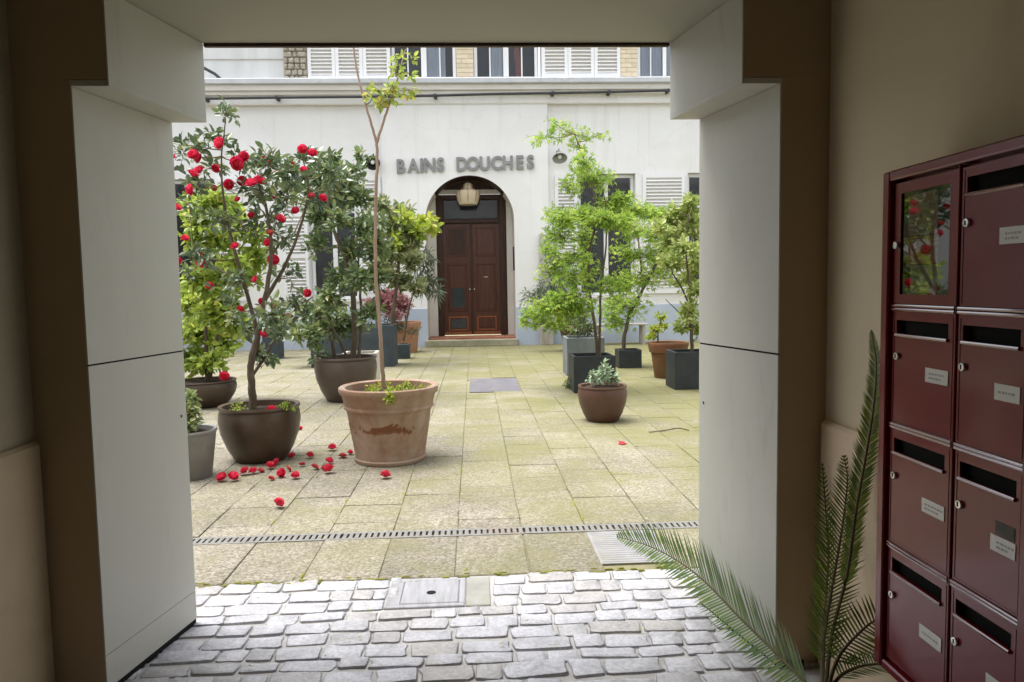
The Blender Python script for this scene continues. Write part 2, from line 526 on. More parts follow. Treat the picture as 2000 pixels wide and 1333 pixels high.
M['void'] = mat_plain('slot_shadow', (0.006, 0.006, 0.006), (0.01, 0.01, 0.01), 3, 0.9, 0.0)  # near black, stands for the shade inside gaps, slots and holes
M['steel'] = mat_plain('polished_steel', (0.60, 0.60, 0.58), (0.70, 0.70, 0.68), 5, 0.25, 0.0, metal=1.0)
M['galv'] = mat_plain('galvanised_grate', (0.19, 0.185, 0.175), (0.27, 0.265, 0.25), 20, 0.5, 0.1, 60, (0.26, 0.16, 0.11), 1.1, 0.56, 0.66, metal=0.25)
M['ribbed'] = mat_plain('ribbed_grey_plate', (0.23, 0.23, 0.24), (0.33, 0.33, 0.335), 10, 0.6, 0.3, 50, (0.28, 0.27, 0.24), 4, 0.5, 0.7)
M['iron'] = mat_plain('worn_steel_plate', (0.34, 0.34, 0.365), (0.48, 0.48, 0.51), 10, 0.42, 0.3, 50, (0.30, 0.29, 0.28), 4, 0.5, 0.7, metal=0.3, stretch=(4, 0.6, 1))
M['slate_plate'] = mat_plain('lilac_grey_plate', (0.115, 0.11, 0.128), (0.165, 0.16, 0.178), 6, 0.7, 0.4, 60, (0.20, 0.18, 0.13), 3, 0.55, 0.75)
M['concrete'] = mat_plain('old_concrete', (0.26, 0.26, 0.235), (0.38, 0.375, 0.345), 6, 0.85, 0.4, 60, (0.28, 0.29, 0.20), 4, 0.55, 0.75)
M['glazed'] = mat_plain('brown_glaze', (0.042, 0.026, 0.016), (0.085, 0.055, 0.036), 3, 0.38, 0.08, 25, (0.16, 0.11, 0.065), 3.5, 0.58, 0.8, 0.5)
M['glazed2'] = mat_plain('taupe_glaze', (0.07, 0.048, 0.038), (0.115, 0.084, 0.067), 3, 0.4, 0.08, 25, (0.075, 0.05, 0.038), 3.5, 0.55, 0.8, 0.45)
M['glazed3'] = mat_plain('chestnut_glaze', (0.075, 0.036, 0.026), (0.12, 0.06, 0.042), 3, 0.42, 0.08, 25, (0.065, 0.036, 0.026), 3.5, 0.55, 0.8, 0.45)
M['zinc_pot'] = mat_plain('weathered_zinc_pot', (0.17, 0.17, 0.16), (0.27, 0.27, 0.26), 5, 0.6, 0.2, 30, (0.22, 0.19, 0.15), 4, 0.5, 0.7, metal=0.2)
M['anthracite'] = mat_plain('anthracite_fibre', (0.022, 0.027, 0.03), (0.042, 0.048, 0.053), 4, 0.55, 0.1, 60)
M['slate_box'] = mat_plain('slate_blue_fibre', (0.036, 0.048, 0.058), (0.062, 0.078, 0.09), 4, 0.6, 0.1, 60)
M['grey_box'] = mat_plain('weathered_grey_fibre', (0.12, 0.14, 0.15), (0.20, 0.22, 0.23), 5, 0.75, 0.2, 40, (0.24, 0.25, 0.21), 5, 0.55, 0.75, stretch=(1, 1, 0.4))
M['cream_pot'] = mat_plain('cream_stoneware', (0.56, 0.53, 0.46), (0.66, 0.63, 0.56), 4, 0.6, 0.1, 40)
M['soil'] = mat_plain('potting_soil', (0.025, 0.017, 0.011), (0.065, 0.045, 0.03), 25, 0.95, 1.0, 60, bdist=0.02)
M['bark'] = mat_plain('grey_brown_bark', (0.07, 0.053, 0.038), (0.15, 0.12, 0.09), 14, 0.85, 0.5, 50, stretch=(1, 1, 0.4))
M['bark_pale'] = mat_plain('pinkish_bark', (0.25, 0.165, 0.12), (0.36, 0.265, 0.20), 10, 0.7, 0.3, 50, stretch=(1, 1, 0.3))
M['twig'] = mat_plain('green_twig', (0.09, 0.075, 0.035), (0.15, 0.12, 0.06), 10, 0.8, 0.0)
M['paper'] = mat_plain('name_paper', (0.82, 0.81, 0.77), (0.87, 0.865, 0.83), 30, 0.3, 0.0, spec=0.9)
M['sticker'] = mat_plain('grey_sticker', (0.10, 0.10, 0.085), (0.16, 0.155, 0.13), 60, 0.6, 0.0)
M['ink'] = mat_plain('grey_ink', (0.42, 0.42, 0.42), (0.52, 0.52, 0.52), 80, 0.7, 0.0)


def mat_terracotta(name, base1, base2, chalk, damp, damp_on):
    m, n, l, b = new_mat(name)
    tc = n.new('ShaderNodeTexCoord')
    vec = tc.outputs['Object']
    a = noise(n, l, vec, 5, 7, 0.7, 0.3)
    rp = ramp(n, [(0.3, base1), (0.7, base2)])
    l.new(a.outputs['Fac'], rp.inputs[0])
    w = noise(n, l, vec, 2.2, 7, 0.7, 0.6)
    rw = ramp(n, [(0.40, (0, 0, 0)), (0.66, (0.85, 0.85, 0.85))])
    l.new(w.outputs['Fac'], rw.inputs[0])
    c = mixc(n, l, rw.outputs[0], rp.outputs[0], chalk)
    if damp_on:      # rusty damp blotches in a band below the collar
        sx = n.new('ShaderNodeSeparateXYZ'); l.new(vec, sx.inputs[0])
        mr = n.new('ShaderNodeMapRange'); mr.interpolation_type = 'SMOOTHSTEP'
        mr.inputs[1].default_value = 0.0; mr.inputs[2].default_value = 0.13; mr.inputs[3].default_value = 0.13; mr.inputs[4].default_value = -0.3
        sb = n.new('ShaderNodeMath'); sb.operation = 'SUBTRACT'; sb.inputs[1].default_value = 0.285
        ab = n.new('ShaderNodeMath'); ab.operation = 'ABSOLUTE'
        l.new(sx.outputs[2], sb.inputs[0]); l.new(sb.outputs[0], ab.inputs[0]); l.new(ab.outputs[0], mr.inputs[0])
        d = noise(n, l, vec, 5.2, 7, 0.65, 1.0)
        ad = n.new('ShaderNodeMath'); l.new(d.outputs['Fac'], ad.inputs[0]); l.new(mr.outputs[0], ad.inputs[1])
        rd = ramp(n, [(0.60, (0, 0, 0)), (0.655, (0.9, 0.9, 0.9))])
        l.new(ad.outputs[0], rd.inputs[0])
        c = mixc(n, l, rd.outputs[0], c, damp)
    l.new(c, b.inputs['Base Color'])
    b.inputs['Roughness'].default_value = 0.85
    b.inputs['Specular IOR Level'].default_value = 0.2
    bp = n.new('ShaderNodeBump'); bp.inputs['Strength'].default_value = 0.25; bp.inputs['Distance'].default_value = 0.006
    l.new(a.outputs['Fac'], bp.inputs['Height']); l.new(bp.outputs[0], b.inputs['Normal'])
    return m


M['terracotta'] = mat_terracotta('weathered_terracotta', (0.24, 0.145, 0.095), (0.34, 0.22, 0.155), (0.43, 0.35, 0.29), (0.16, 0.055, 0.022), True)
M['terracotta2'] = mat_terracotta('mossy_terracotta', (0.15, 0.065, 0.036), (0.22, 0.10, 0.057), (0.12, 0.105, 0.04), (0.1, 0.05, 0.03), False)
M['terracotta3'] = mat_terracotta('orange_terracotta', (0.36, 0.17, 0.09), (0.45, 0.24, 0.15), (0.44, 0.28, 0.18), (0.1, 0.05, 0.03), False)

M['leaf_camellia'] = mat_leaf('camellia_leaf', [(0.0, (0.042, 0.075, 0.038)), (0.5, (0.095, 0.155, 0.068)), (0.8, (0.23, 0.30, 0.12)), (1.0, (0.45, 0.50, 0.18))], 0.25, 0.18, 0.9)
M['leaf_dark'] = mat_leaf('dark_green_leaf', [(0.0, (0.050, 0.085, 0.034)), (0.5, (0.12, 0.185, 0.068)), (0.85, (0.25, 0.32, 0.12)), (1.0, (0.42, 0.42, 0.16))], 0.32, 0.28, 0.7)
M['leaf_lime'] = mat_leaf('lime_leaf', [(0.0, (0.12, 0.20, 0.035)), (0.45, (0.27, 0.38, 0.06)), (0.88, (0.45, 0.54, 0.11)), (1.0, (0.58, 0.40, 0.12))], 0.4, 0.42)
M['leaf_myrtle'] = mat_leaf('young_myrtle_leaf', [(0.0, (0.19, 0.29, 0.05)), (0.65, (0.36, 0.46, 0.09)), (0.9, (0.52, 0.45, 0.10)), (1.0, (0.55, 0.22, 0.10))], 0.4, 0.4)
M['leaf_maple'] = mat_leaf('maple_leaf', [(0.0, (0.11, 0.21, 0.035)), (0.4, (0.25, 0.41, 0.065)), (0.8, (0.42, 0.56, 0.11)), (1.0, (0.55, 0.63, 0.18))], 0.5, 0.42, 0.25)
M['leaf_olive'] = mat_leaf('olive_leaf', [(0.0, (0.14, 0.21, 0.05)), (0.5, (0.32, 0.41, 0.11)), (0.85, (0.54, 0.58, 0.24)), (1.0, (0.64, 0.50, 0.34))], 0.45, 0.35)
M['leaf_pale'] = mat_leaf('variegated_leaf', [(0.0, (0.07, 0.11, 0.04)), (0.5, (0.20, 0.25, 0.10)), (0.85, (0.48, 0.48, 0.28)), (1.0, (0.60, 0.52, 0.38))], 0.45, 0.3)
M['leaf_gold'] = mat_leaf('golden_leaf', [(0.0, (0.22, 0.32, 0.04)), (0.7, (0.40, 0.50, 0.07)), (1.0, (0.54, 0.44, 0.08))], 0.45, 0.4)
M['leaf_grey'] = mat_leaf('grey_green_needles', [(0.0, (0.06, 0.085, 0.05)), (1.0, (0.18, 0.22, 0.15))], 0.55, 0.2)
M['leaf_silver'] = mat_leaf('silver_leaf', [(0.0, (0.14, 0.22, 0.10)), (0.6, (0.30, 0.40, 0.26)), (1.0, (0.55, 0.62, 0.52))], 0.45, 0.25)
M['leaf_pink'] = mat_leaf('pink_maple_leaf', [(0.0, (0.22, 0.075, 0.08)), (0.6, (0.40, 0.19, 0.19)), (1.0, (0.52, 0.34, 0.32))], 0.5, 0.35)
M['leaf_palm'] = mat_leaf('cycad_leaflet', [(0.0, (0.05, 0.10, 0.02)), (0.6, (0.11, 0.20, 0.035)), (1.0, (0.24, 0.33, 0.05))], 0.3, 0.2, 0.6)
M['petal'] = mat_leaf('red_petal', [(0.0, (0.52, 0.012, 0.035)), (0.6, (0.72, 0.03, 0.075)), (1.0, (0.80, 0.13, 0.17))], 0.45, 0.25)
M['petal_old'] = mat_leaf('faded_petal', [(0.0, (0.34, 0.02, 0.03)), (0.6, (0.60, 0.06, 0.08)), (1.0, (0.66, 0.26, 0.20))], 0.5, 0.2)


# ================================================================== LARGE STRUCTURE
# ---- ground sheet
g = MB(); g.face([(-60, -40, -0.05), (60, -40, -0.05), (60, 80, -0.05), (-60, 80, -0.05)])
tag(g.build('ground', M['joint']), kind='structure')

# ---- cobbled passage floor
pf = MB(); pf.face([(-1.7, -6.2, -0.0055), (1.5, -6.2, -0.0055), (1.5, 3.40, -0.0055), (-1.7, 3.40, -0.0055)])
passage_floor = tag(pf.build('passage_floor', M['dark_floor']), kind='structure')
rg = random.Random(11)
variants = []
for k in range(14):
    # pillow-shaped sett with an uneven outline, unit size
    base = [(-.5, -.42), (-.42, -.5), (0, -.5), (.42, -.5), (.5, -.42), (.5, 0), (.5, .42), (.42, .5), (0, .5), (-.42, .5), (-.5, .42), (-.5, 0)]
    n = len(base)
    ring = [(x * rg.uniform(.92, .995) + rg.uniform(-.03, .03), y * rg.uniform(.88, .99) + rg.uniform(-.035, .035)) for x, y in base]
    vs = [(x, y, -0.03) for x, y in ring] + [(x * .99, y * .985, -0.0015) for x, y in ring] + [(x * .93 + rg.uniform(-.01, .01), y * .90, 0.0015 + rg.uniform(-.0015, .0015)) for x, y in ring]
    vs += [(rg.uniform(-.1, .1), rg.uniform(-.1, .1), 0.0015)]
    fs = []
    for i in range(n):
        j = (i + 1) % n
        fs += [(i, j, n + j, n + i), (n + i, n + j, 2 * n + j, 2 * n + i), (2 * n + i, 2 * n + j, 3 * n)]
    me = bpy.data.meshes.new('cobblestone'); me.from_pydata(vs, [], fs); me.materials.append(M['cobble'])
    me.polygons.foreach_set('use_smooth', [True] * len(fs))
    variants.append(me)
GULLY = (-0.405, 3.06, -0.055, 3.36)
y = 3.40
n_st = 0
while y > 1.92:
    d = rg.uniform(0.078, 0.122)
    x = -1.46 + rg.uniform(-.1, 0)
    while x < 1.24:
        w = rg.choice((rg.uniform(.09, .14), rg.uniform(.12, .19), rg.uniform(.15, .24)))
        cx, cy = x + w / 2, y - d / 2
        if y > 3.085 and cy > 3.03:               # stop at the gully frame, go on after its mortar patch
            if x < -.408 < x + w: w = max(.05, -.410 - x)
            elif -.41 <= x < .05: x = .052 + rg.uniform(0, .01); continue
        cx = x + w / 2
        dd = d * rg.uniform(.90, 1.06)
        link('cobblestone', rg.choice(variants), passage_floor, (cx, cy + rg.uniform(-.010, .010), rg.uniform(-.003, .003)),
             (rg.uniform(-.03, .03), rg.uniform(-.02, .02), rg.uniform(-.06, .06) + (math.pi if rg.random() < .5 else 0)), (w * 1.0, dd * .99, 1))
        n_st += 1
        x += w
    y -= d

# ---- courtyard paving
court = MB(); court.face([(-9, 3.40, -0.010), (8, 3.40, -0.010), (8, 17.6, -0.010), (-9, 17.6, -0.010)])
courtyard = tag(court.build('courtyard_paving', M['joint']), kind='structure')
TW, TL = 0.357, 0.360
DR0, DR1 = 3.955, 4.075                       # drain channel


def slab(w, d, seed):
    r2 = random.Random(seed)
    mb = MB()
    e = 0.004
    x0, x1, y0, y1 = -w / 2 + .002, w / 2 - .002, -d / 2 + .002, d / 2 - .002
    j = lambda: r2.uniform(-.0025, .0025)
    lo = [(x0 + j(), y0 + j(), -.009), (x1 + j(), y0 + j(), -.009), (x1 + j(), y1 + j(), -.009), (x0 + j(), y1 + j(), -.009)]
    tz = [r2.uniform(-.0015, .0015) for _ in range(4)]
    mid = [(a, b, -0.003) for a, b, c in lo]
    hi = [(a + e * (1 if a < 0 else -1), b + e * (1 if b < 0 else -1), z) for (a, b, c), z in zip(lo, tz)]
    vs = lo + mid + hi
    fs = [(8, 9, 10, 11)]
    for i in range(4):
        k = (i + 1) % 4
        fs += [(i, k, 4 + k, 4 + i), (4 + i, 4 + k, 8 + k, 8 + i)]
    return vs, fs


slab_meshes = []
for k in range(10):
    vs, fs = slab(TW, TL, k)
    me = bpy.data.meshes.new('paving_slab'); me.from_pydata(vs, [], fs); me.materials.append(M['tile'])
    slab_meshes.append(me)
front_meshes = []
for k in range(4):
    vs, fs = slab(TW, DR0 - 3.395, 50 + k)
    me = bpy.data.meshes.new('paving_slab'); me.from_pydata(vs, [], fs); me.materials.append(M['tile'])
    front_meshes.append(me)
rest = MB().use(M['tile'])
X0 = -0.118 - TW * 25
near = []
PLATE_A = (0.588, 3.478, 0.95, 3.95)           # slotted cover beside the cycad
PLATE_B = (-0.10, 9.42, 0.61, 10.85)           # lilac-grey cover in mid courtyard
for i in range(48):
    cx = X0 + TW * (i + .5)
    if cx < -8.4 or cx > 7.4: continue
    near_front = -2.0 < cx < 1.8
    if near_front and not (PLATE_A[0] - .1 < cx < PLATE_A[2] + .1):
        link('paving_slab', front_meshes[i % 4], courtyard, (cx, (3.395 + DR0) / 2, rg.uniform(-.002, .002)))
    elif not near_front:
        vs, fs = slab(TW, DR0 - 3.395, i)
        rest.add([(a + cx, b + (3.395 + DR0) / 2, c) for a, b, c in vs], fs)
    yy = DR1 - (TL / 2 if i % 2 else 0) + rg.uniform(-.02, .02)
    while yy < 17.2:
        y0, y1 = max(yy, DR1), yy + TL
        cy = (y0 + y1) / 2
        d = y1 - y0
        skip = d < .05 or (PLATE_B[0] < cx < PLATE_B[2] and PLATE_B[1] < cy < PLATE_B[3])
        if not skip:
            if cy < 8.4 and -.42 * cy - .15 < cx < .32 * cy + .15:
                near.append((cx, cy, d))
            else:
                vs, fs = slab(TW, d, rg.randrange(9999))
                dz = rg.uniform(-.002, .002)
                rest.add([(a + cx, b + cy, c + dz) for a, b, c in vs], fs)
        yy += TL
near.sort(key=lambda t: t[1])
for cx, cy, d in near[:285]:
    link('paving_slab', rg.choice(slab_meshes), courtyard, (cx, cy, rg.uniform(-.002, .002)),
         (rg.uniform(-.003, .003), rg.uniform(-.003, .003), rg.choice((0, math.pi)) + rg.uniform(-.006, .006)), (1, d / TL, 1))
for cx, cy, d in near[285:]:
    vs, fs = slab(TW, d, rg.randrange(9999))
    rest.add([(a + cx, b + cy, c) for a, b, c in vs], fs)
tag(rest.build('distant_paving', None, courtyard), kind='stuff')
# moss cushions growing in the joints
ms = MB()
for k in range(330):
    if k < 60:
        x, y = rg.uniform(-1.3, 1.0), 3.40 + rg.uniform(-.03, .02)
    else:
        i = rg.randrange(48); x = X0 + TW * i + rg.gauss(0, .006); y = 3.42 + (rg.random() ** 1.5) * 9
        if rg.random() < .35: x += rg.uniform(-.1, .1)
        if x < -.42 * y or x > .32 * y or DR0 - .03 < y < DR1 + .03 or (PLATE_A[0] < x < PLATE_A[2] and y < 4) : continue
    r_, l_ = rg.uniform(.004, .012), rg.uniform(.012, .06)
    if k < 60: r_, l_ = rg.uniform(.012, .04), rg.uniform(.006, .014)
    nn = 8
    ring = [(x + r_ * math.cos(t) * rg.uniform(.6, 1.3), y + l_ * math.sin(t) * rg.uniform(.6, 1.3)) for t in [2 * math.pi * q / nn for q in range(nn)]]
    vs = [(a, b, -.006) for a, b in ring] + [(x + (a - x) * .6, y + (b - y) * .6, .004) for a, b in ring] + [(x, y, .006)]
    fs = []
    for q in range(nn):
        p = (q + 1) % nn
        fs += [(q, p, nn + p, nn + q), (nn + q, nn + p, 2 * nn)]
    ms.add(vs, fs)
tag(ms.build('moss', M['moss'], smooth=True), 'yellow green moss cushions in the paving joints', 'moss', kind='stuff')

# ---- passage walls, ceiling and the street end
LW, RW = -1.44, 1.20
w = MB(); w.box((LW - .3, -6.2, -.02), (LW, 2.47, 2.76))
wl_ = tag(w.build('passage_wall', M['plaster_left']), 'dark beige plaster wall at the far left of the passage', 'wall')
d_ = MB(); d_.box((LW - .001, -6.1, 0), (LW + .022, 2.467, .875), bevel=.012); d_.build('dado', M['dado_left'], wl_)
w = MB(); w.box((RW, -6.2, -.02), (RW + .3, 2.47, 2.76))
wr_ = tag(w.build('passage_wall', M['plaster']), 'beige plaster wall of the passage behind the burgundy mailboxes', 'wall')
d_ = MB(); d_.box((RW - .022, -6.1, 0), (RW + .001, 2.467, .875), bevel=.012); d_.build('dado', M['dado'], wr_)
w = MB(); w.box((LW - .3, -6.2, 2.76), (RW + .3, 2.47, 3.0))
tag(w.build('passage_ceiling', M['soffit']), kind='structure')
w = MB(); w.box((LW - .3, -6.5, -.02), (RW + .3, -6.2, 3.0))
tag(w.build('passage_end', M['taupe']), kind='structure')

# ---- gateway: boxed jambs with splayed reveals, corbels, lintel
YN, YF = 2.47, 3.0
ZC, ZL = 2.005, 2.305
gate = thing('gateway', (0, YN, 0), 'grey painted gateway with stepped corbels framing the courtyard', 'gateway')
for side, (wall, near_x, far_x, cn, cf) in (('l', (LW - .3, -1.256, -1.156, -1.141, -1.024)), ('r', (RW + .3, 1.030, 0.921, 0.901, 0.802))):
    j = MB()
    s_ = 1 if side == 'l' else -1
    lin = .005 * s_
    j.prism([(wall, YN), (near_x - lin, YN), (far_x - lin, YF - .002), (wall, YF - .002)][::s_], -.02, ZC + .0195)
    jo = j.build('jamb', M['taupe'], gate)
    # painted lining boards on the splay, split by a crack at hip height
    zs = [(.022, .135), (.137, 1.112), (1.118, ZC - .003)] if side == 'l' else [(.012, 1.098), (1.105, ZC - .003)]
    for a, b in zs:
        p = MB(); p.prism([(near_x, YN - .0015), (far_x, YF), (far_x - lin, YF), (near_x - lin, YN - .0015)][::-s_], a, b)
        p.build('lining_board', M['reveal'], jo)
    gz = (1.1125, 1.1175) if side == 'l' else (1.0985, 1.1045)
    q = MB(); q.prism([(near_x - .003 * s_, YN + .001), (far_x - .003 * s_, YF - .003), (far_x - .0055 * s_, YF - .003), (near_x - .0055 * s_, YN + .001)][::-s_], *gz); q.build('crack_shade', M['void'], jo)  # dark strip that paints the shade inside the board crack
    q = MB(); q.prism([(near_x - .002 * s_, YN + .001), (far_x - .002 * s_, YF - .003), (far_x - .0055 * s_, YF - .003), (near_x - .0055 * s_, YN + .001)][::-s_], -.004, .0215 if side == 'l' else .0115); q.build('foot_gap_shade', M['void'], jo)  # dark strip that paints the shade under the lining boards
    for zz, f in ((.86, .93),):
        sx_ = near_x + (far_x - near_x) * f + .002 * s_
        q = MB(); q.lathe((0, 0, 0), [(.006, 0), (.006, .002), (.004, .003)], 10)
        vv = [Vector((v[2] * s_, v[0], v[1])) + Vector((sx_ - .002 * s_, YN + (YF - YN) * f, zz)) for v in q.v]
        q2 = MB(); q2.add(vv, q.f); q2.build('screw', M['cable'], jo)
    kz = MB(); kz.prism([(wall, YN), (cn - lin, YN), (cf - lin, YF - .002), (wall, YF - .002)][::s_], ZC + .02, ZL - .001)
    kz.build('corbel', M['taupe'], gate)
    cl = MB(); cl.prism([(cn, YN - .0015), (cf, YF), (cf - lin, YF), (cn - lin, YN - .0015)][::-s_], ZC + .018, ZL - .002)
    cl.prism([(near_x - lin, YN - .0015), (cn, YN - .0015), (cf, YF), (far_x - lin, YF)][::s_], ZC - .001, ZC + .0175)
    cl.build('corbel_lining', M['reveal'], gate)
    b_ = MB()
    bl = .012
    b_.prism([(near_x - .10 * s_, YN - .012), (near_x - .026 * s_, YN - .012), (near_x - .026 * s_, YN - .001), (near_x - .10 * s_, YN - .001)][::s_], .0, .02)  # black box painting in the shade of a gap at the jamb foot
    b_.build('jamb_foot_shade', M['void'], jo)
li = MB(); li.box((LW - .3, YN, ZL + .02), (RW + .3, YF, 3.0)); li.build('lintel', M['taupe'], gate)
li = MB(); li.prism([(-1.147, YN - .004), (0.907, YN - .004), (0.808, YF - .001), (-1.030, YF - .001)], ZL, ZL + .0195); li.build('soffit_board', M['soffit'], gate)
li = MB(); li.box((-1.022, YF - .0005, ZL - .012), (0.80, YF + .02, ZL + .03)); li.build('drip_edge', M['wood_dark'], gate)
up = MB()
up.box((-8.3, YN, 3.0), (7.3, YF - .004, 5.6)); up.box((-8.3, YN, -.02), (LW - .3, YF - .004, 3.0)); up.box((RW + .3, YN, -.02), (7.3, YF - .004, 3.0))
up.build('street_building_wall', M['render'], gate)

# ---- side walls of the courtyard
w = MB(); w.box((-8.6, 3.0, -.02), (-8.3, 17.0, 4.6)); tag(w.build('courtyard_wall', M['render2']), 'long rendered wall closing the left side of the courtyard', 'wall')
w = MB(); w.box((7.3, 3.0, -.02), (7.6, 17.0, 4.6)); tag(w.build('courtyard_wall', M['render2']), 'long rendered wall closing the right side of the courtyard', 'wall')

# ================================================================== THE BATH HOUSE
YFc, YS = 16.90, 17.00                           # projecting bay, side walls
bath = thing('bath_house', (0, YFc, 0), 'white rendered bath house with arched doorway and shuttered windows', 'building')


def wall_holes(mb, x0, x1, z0, z1, holes, y, t=.35):
    xs = sorted({x0, x1, *[h[0] for h in holes], *[h[1] for h in holes]})
    zs = sorted({z0, z1, *[h[2] for h in holes], *[h[3] for h in holes]})
    for a, b in zip(xs, xs[1:]):
        for c, d in zip(zs, zs[1:]):
            mx, mz = (a + b) / 2, (c + d) / 2
            if any(h[0] < mx < h[1] and h[2] < mz < h[3] for h in holes): continue
            mb.face([(a, y, c), (b, y, c), (b, y, d), (a, y, d)])
    for a, b, c, d in holes:
        mb.face([(a, y, c), (a, y + t, c), (a, y + t, d), (a, y, d)])
        mb.face([(b, y, c), (b, y, d), (b, y + t, d), (b, y + t, c)])
        mb.face([(a, y, d), (a, y + t, d), (b, y + t, d), (b, y, d)])
        mb.face([(a, y, c), (b, y, c), (b, y + t, c), (a, y + t, c)])


BX0, BX1 = -1.985, 1.730
ZTOP = 5.40
WIN = [(-3.66, -2.58, 1.10, 3.83), (-6.75, -5.70, 1.10, 3.83), (2.42, 3.74, 1.08, 3.86), (4.95, 6.15, 1.08, 3.86)]
for xa, xb, hh in ((-8.3, BX0, WIN[:2]), (BX1, 7.3, WIN[2:])):
    side = MB(); wall_holes(side, xa, xb, -.02, ZTOP, hh, YS); side.build('ground_floor_wall', M['render'], bath)
# bay with arch
ACX, AR, ASP = -0.052, 1.000, 2.836
A0, A1 = ACX - AR, ACX + AR
YB = 17.72                                        # back of the porch
bay = MB()
bay.face([(BX0, YFc, -.02), (A0, YFc, -.02), (A0, YFc, ASP), (BX0, YFc, ASP)])
bay.face([(A1, YFc, -.02), (BX1, YFc, -.02), (BX1, YFc, ASP), (A1, YFc, ASP)])
NA = 28
arc = [(ACX - AR * math.cos(math.pi * i / NA), ASP + AR * math.sin(math.pi * i / NA)) for i in range(NA + 1)]
ZT2 = 4.02
for (xa, za), (xb, zb) in zip(arc, arc[1:]):
    bay.face([(xa, YFc, za), (xb, YFc, zb), (xb, YFc, ZT2), (xa, YFc, ZT2)])
bay.face([(BX0, YFc, ASP), (A0, YFc, ASP), (A0, YFc, ZT2), (BX0, YFc, ZT2)])
bay.face([(A1, YFc, ASP), (BX1, YFc, ASP), (BX1, YFc, ZT2), (A1, YFc, ZT2)])
bay.face([(BX0, YFc, ZT2), (BX1, YFc, ZT2), (BX1, YFc, ZTOP), (BX0, YFc, ZTOP)])
bay.face([(BX0, YFc, -.02), (BX0, YFc, ZTOP), (BX0, YS, ZTOP), (BX0, YS, -.02)])
bay.face([(BX1, YFc, -.02), (BX1, YS, -.02), (BX1, YS, ZTOP), (BX1, YFc, ZTOP)])
bay.build('bay_wall', M['render'], bath)
q = MB(); q.face([(A0, YFc, -.02), (A0, YB, -.02), (A0, YB, ASP), (A0, YFc, ASP)]); q.build('porch_lining', M['cream'], bath)
q = MB(); q.face([(A1, YFc, -.02), (A1, YFc, ASP), (A1, YB, ASP), (A1, YB, -.02)]); q.build('porch_lining', M['cream'], bath)
FX0, FX1 = -0.8539, 0.804
FZ1 = 3.5125
vau = MB().use(M['cream'])
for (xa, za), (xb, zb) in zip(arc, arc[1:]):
    vau.use(M['wood_dark'] if (za + zb) / 2 > 3.42 else M['cream'])  # crown of the vault coloured dark, lower part cream
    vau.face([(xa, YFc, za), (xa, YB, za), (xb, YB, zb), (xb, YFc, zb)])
vau.build('vault', None, bath)
for xa, xb, sgn in ((A0, FX0, 1), (FX1, A1, -1)):
    q = MB(); q.box((xa - .05 if sgn > 0 else xa, YB, -.02), (xb if sgn > 0 else xb + .05, YB + .1, FZ1 + .05)); q.build('porch_back', M['cream'], bath)
tp = MB(); tp.box((A0, YB + .012, FZ1 + .1), (A1, YB + .1, 4.0)); tp.build('tympanum', M['wood_dark'], bath)
tp = MB(); tp.box((A0 + .02, YB - .05, FZ1), (A1 - .02, YB + .008, FZ1 + .11), bevel=.01); tp.build('cross_beam', M['cream'], bath)
# plinths (blue band)
PZ = .87
pl = MB()
pl.box((-8.3, YS - .025, -.02), (BX0 - .03, YS - .001, PZ), bevel=.006); pl.build('plinth', M['plinth'], bath)
pl = MB(); pl.box((BX0 - .025, YFc - .025, -.02), (A0 - .002, YFc - .001, PZ), bevel=.006); pl.build('plinth', M['plinth'], bath)
pl = MB(); pl.box((A1 + .002, YFc - .025, -.02), (BX1 + .025, YFc - .001, PZ), bevel=.006); pl.build('plinth', M['plinth'], bath)
pl = MB(); pl.box((BX1 + .03, YS - .025, -.02), (7.3, YS - .001, PZ), bevel=.006); pl.build('plinth', M['plinth'], bath)
# threshold and step
TZ = .20
st = MB(); st.box((A0 - .06, YFc - .16, 0), (A1 + .04, YFc + .05, TZ - .05), bevel=.012); st.build('doorstep', M['step'], bath)
th = MB(); th.box((A0 + .001, YFc + .051, 0), (A1 - .001, YB + .2, TZ - .03)); tho = th.build('threshold', M['red_tile'], bath)
rt = random.Random(3)
for ix in range(8):
    for iy in range(3):
        q = MB()
        wx, wy = (A1 - A0) / 8, .245
        q.box((A0 + ix * wx + .004, YFc + .052 + iy * wy + .004, TZ - .031), (A0 + (ix + 1) * wx - .004, YFc + .052 + (iy + 1) * wy - .004, TZ - .012 + rt.uniform(-.002, .002)), bevel=.003)
        q.build('floor_tile', M['red_tile'], tho)

# door: frame, transom, two leaves
fr = MB()
DX0, DX1 = -0.7109, 0.6388
DXM = (DX0 + DX1) / 2
DZ1 = 2.8481
fr.box((FX0, YB + .01, TZ - .02), (DX0, YB + .16, FZ1), bevel=.008); fr.box((DX1, YB + .01, TZ - .02), (FX1, YB + .16, FZ1), bevel=.008)
fr.box((DX0, YB + .005, DZ1), (DX1, YB + .15, DZ1 + .09), bevel=.008); fr.box((DX0, YB + .015, FZ1 - .11), (DX1, YB + .14, FZ1 - .001), bevel=.008)
for x in (FX0 + .03, FX1 - .07): fr.box((x, YB - .012, TZ), (x + .04, YB + .02, FZ1 - .02), bevel=.006)
for x in (FX0 + .01, DX1 + .015): fr.box((x, YB - .03, TZ), (x + DX0 - FX0 - .02, YB + .02, TZ + .42), bevel=.01)
dfr = fr.build('door_frame', M['wood_dark'], bath)
tw = MB(); tw.box((DX0 + .04, YB + .09, DZ1 + .11), (DX1 - .04, YB + .1, FZ1 - .13)); tw.build('transom_pane', M['pane'], dfr)
tw = MB(); tw.box((DX0, YB + .3, DZ1), (DX1, YB + .32, FZ1)); tw.build('transom_backing', M['room'], dfr)
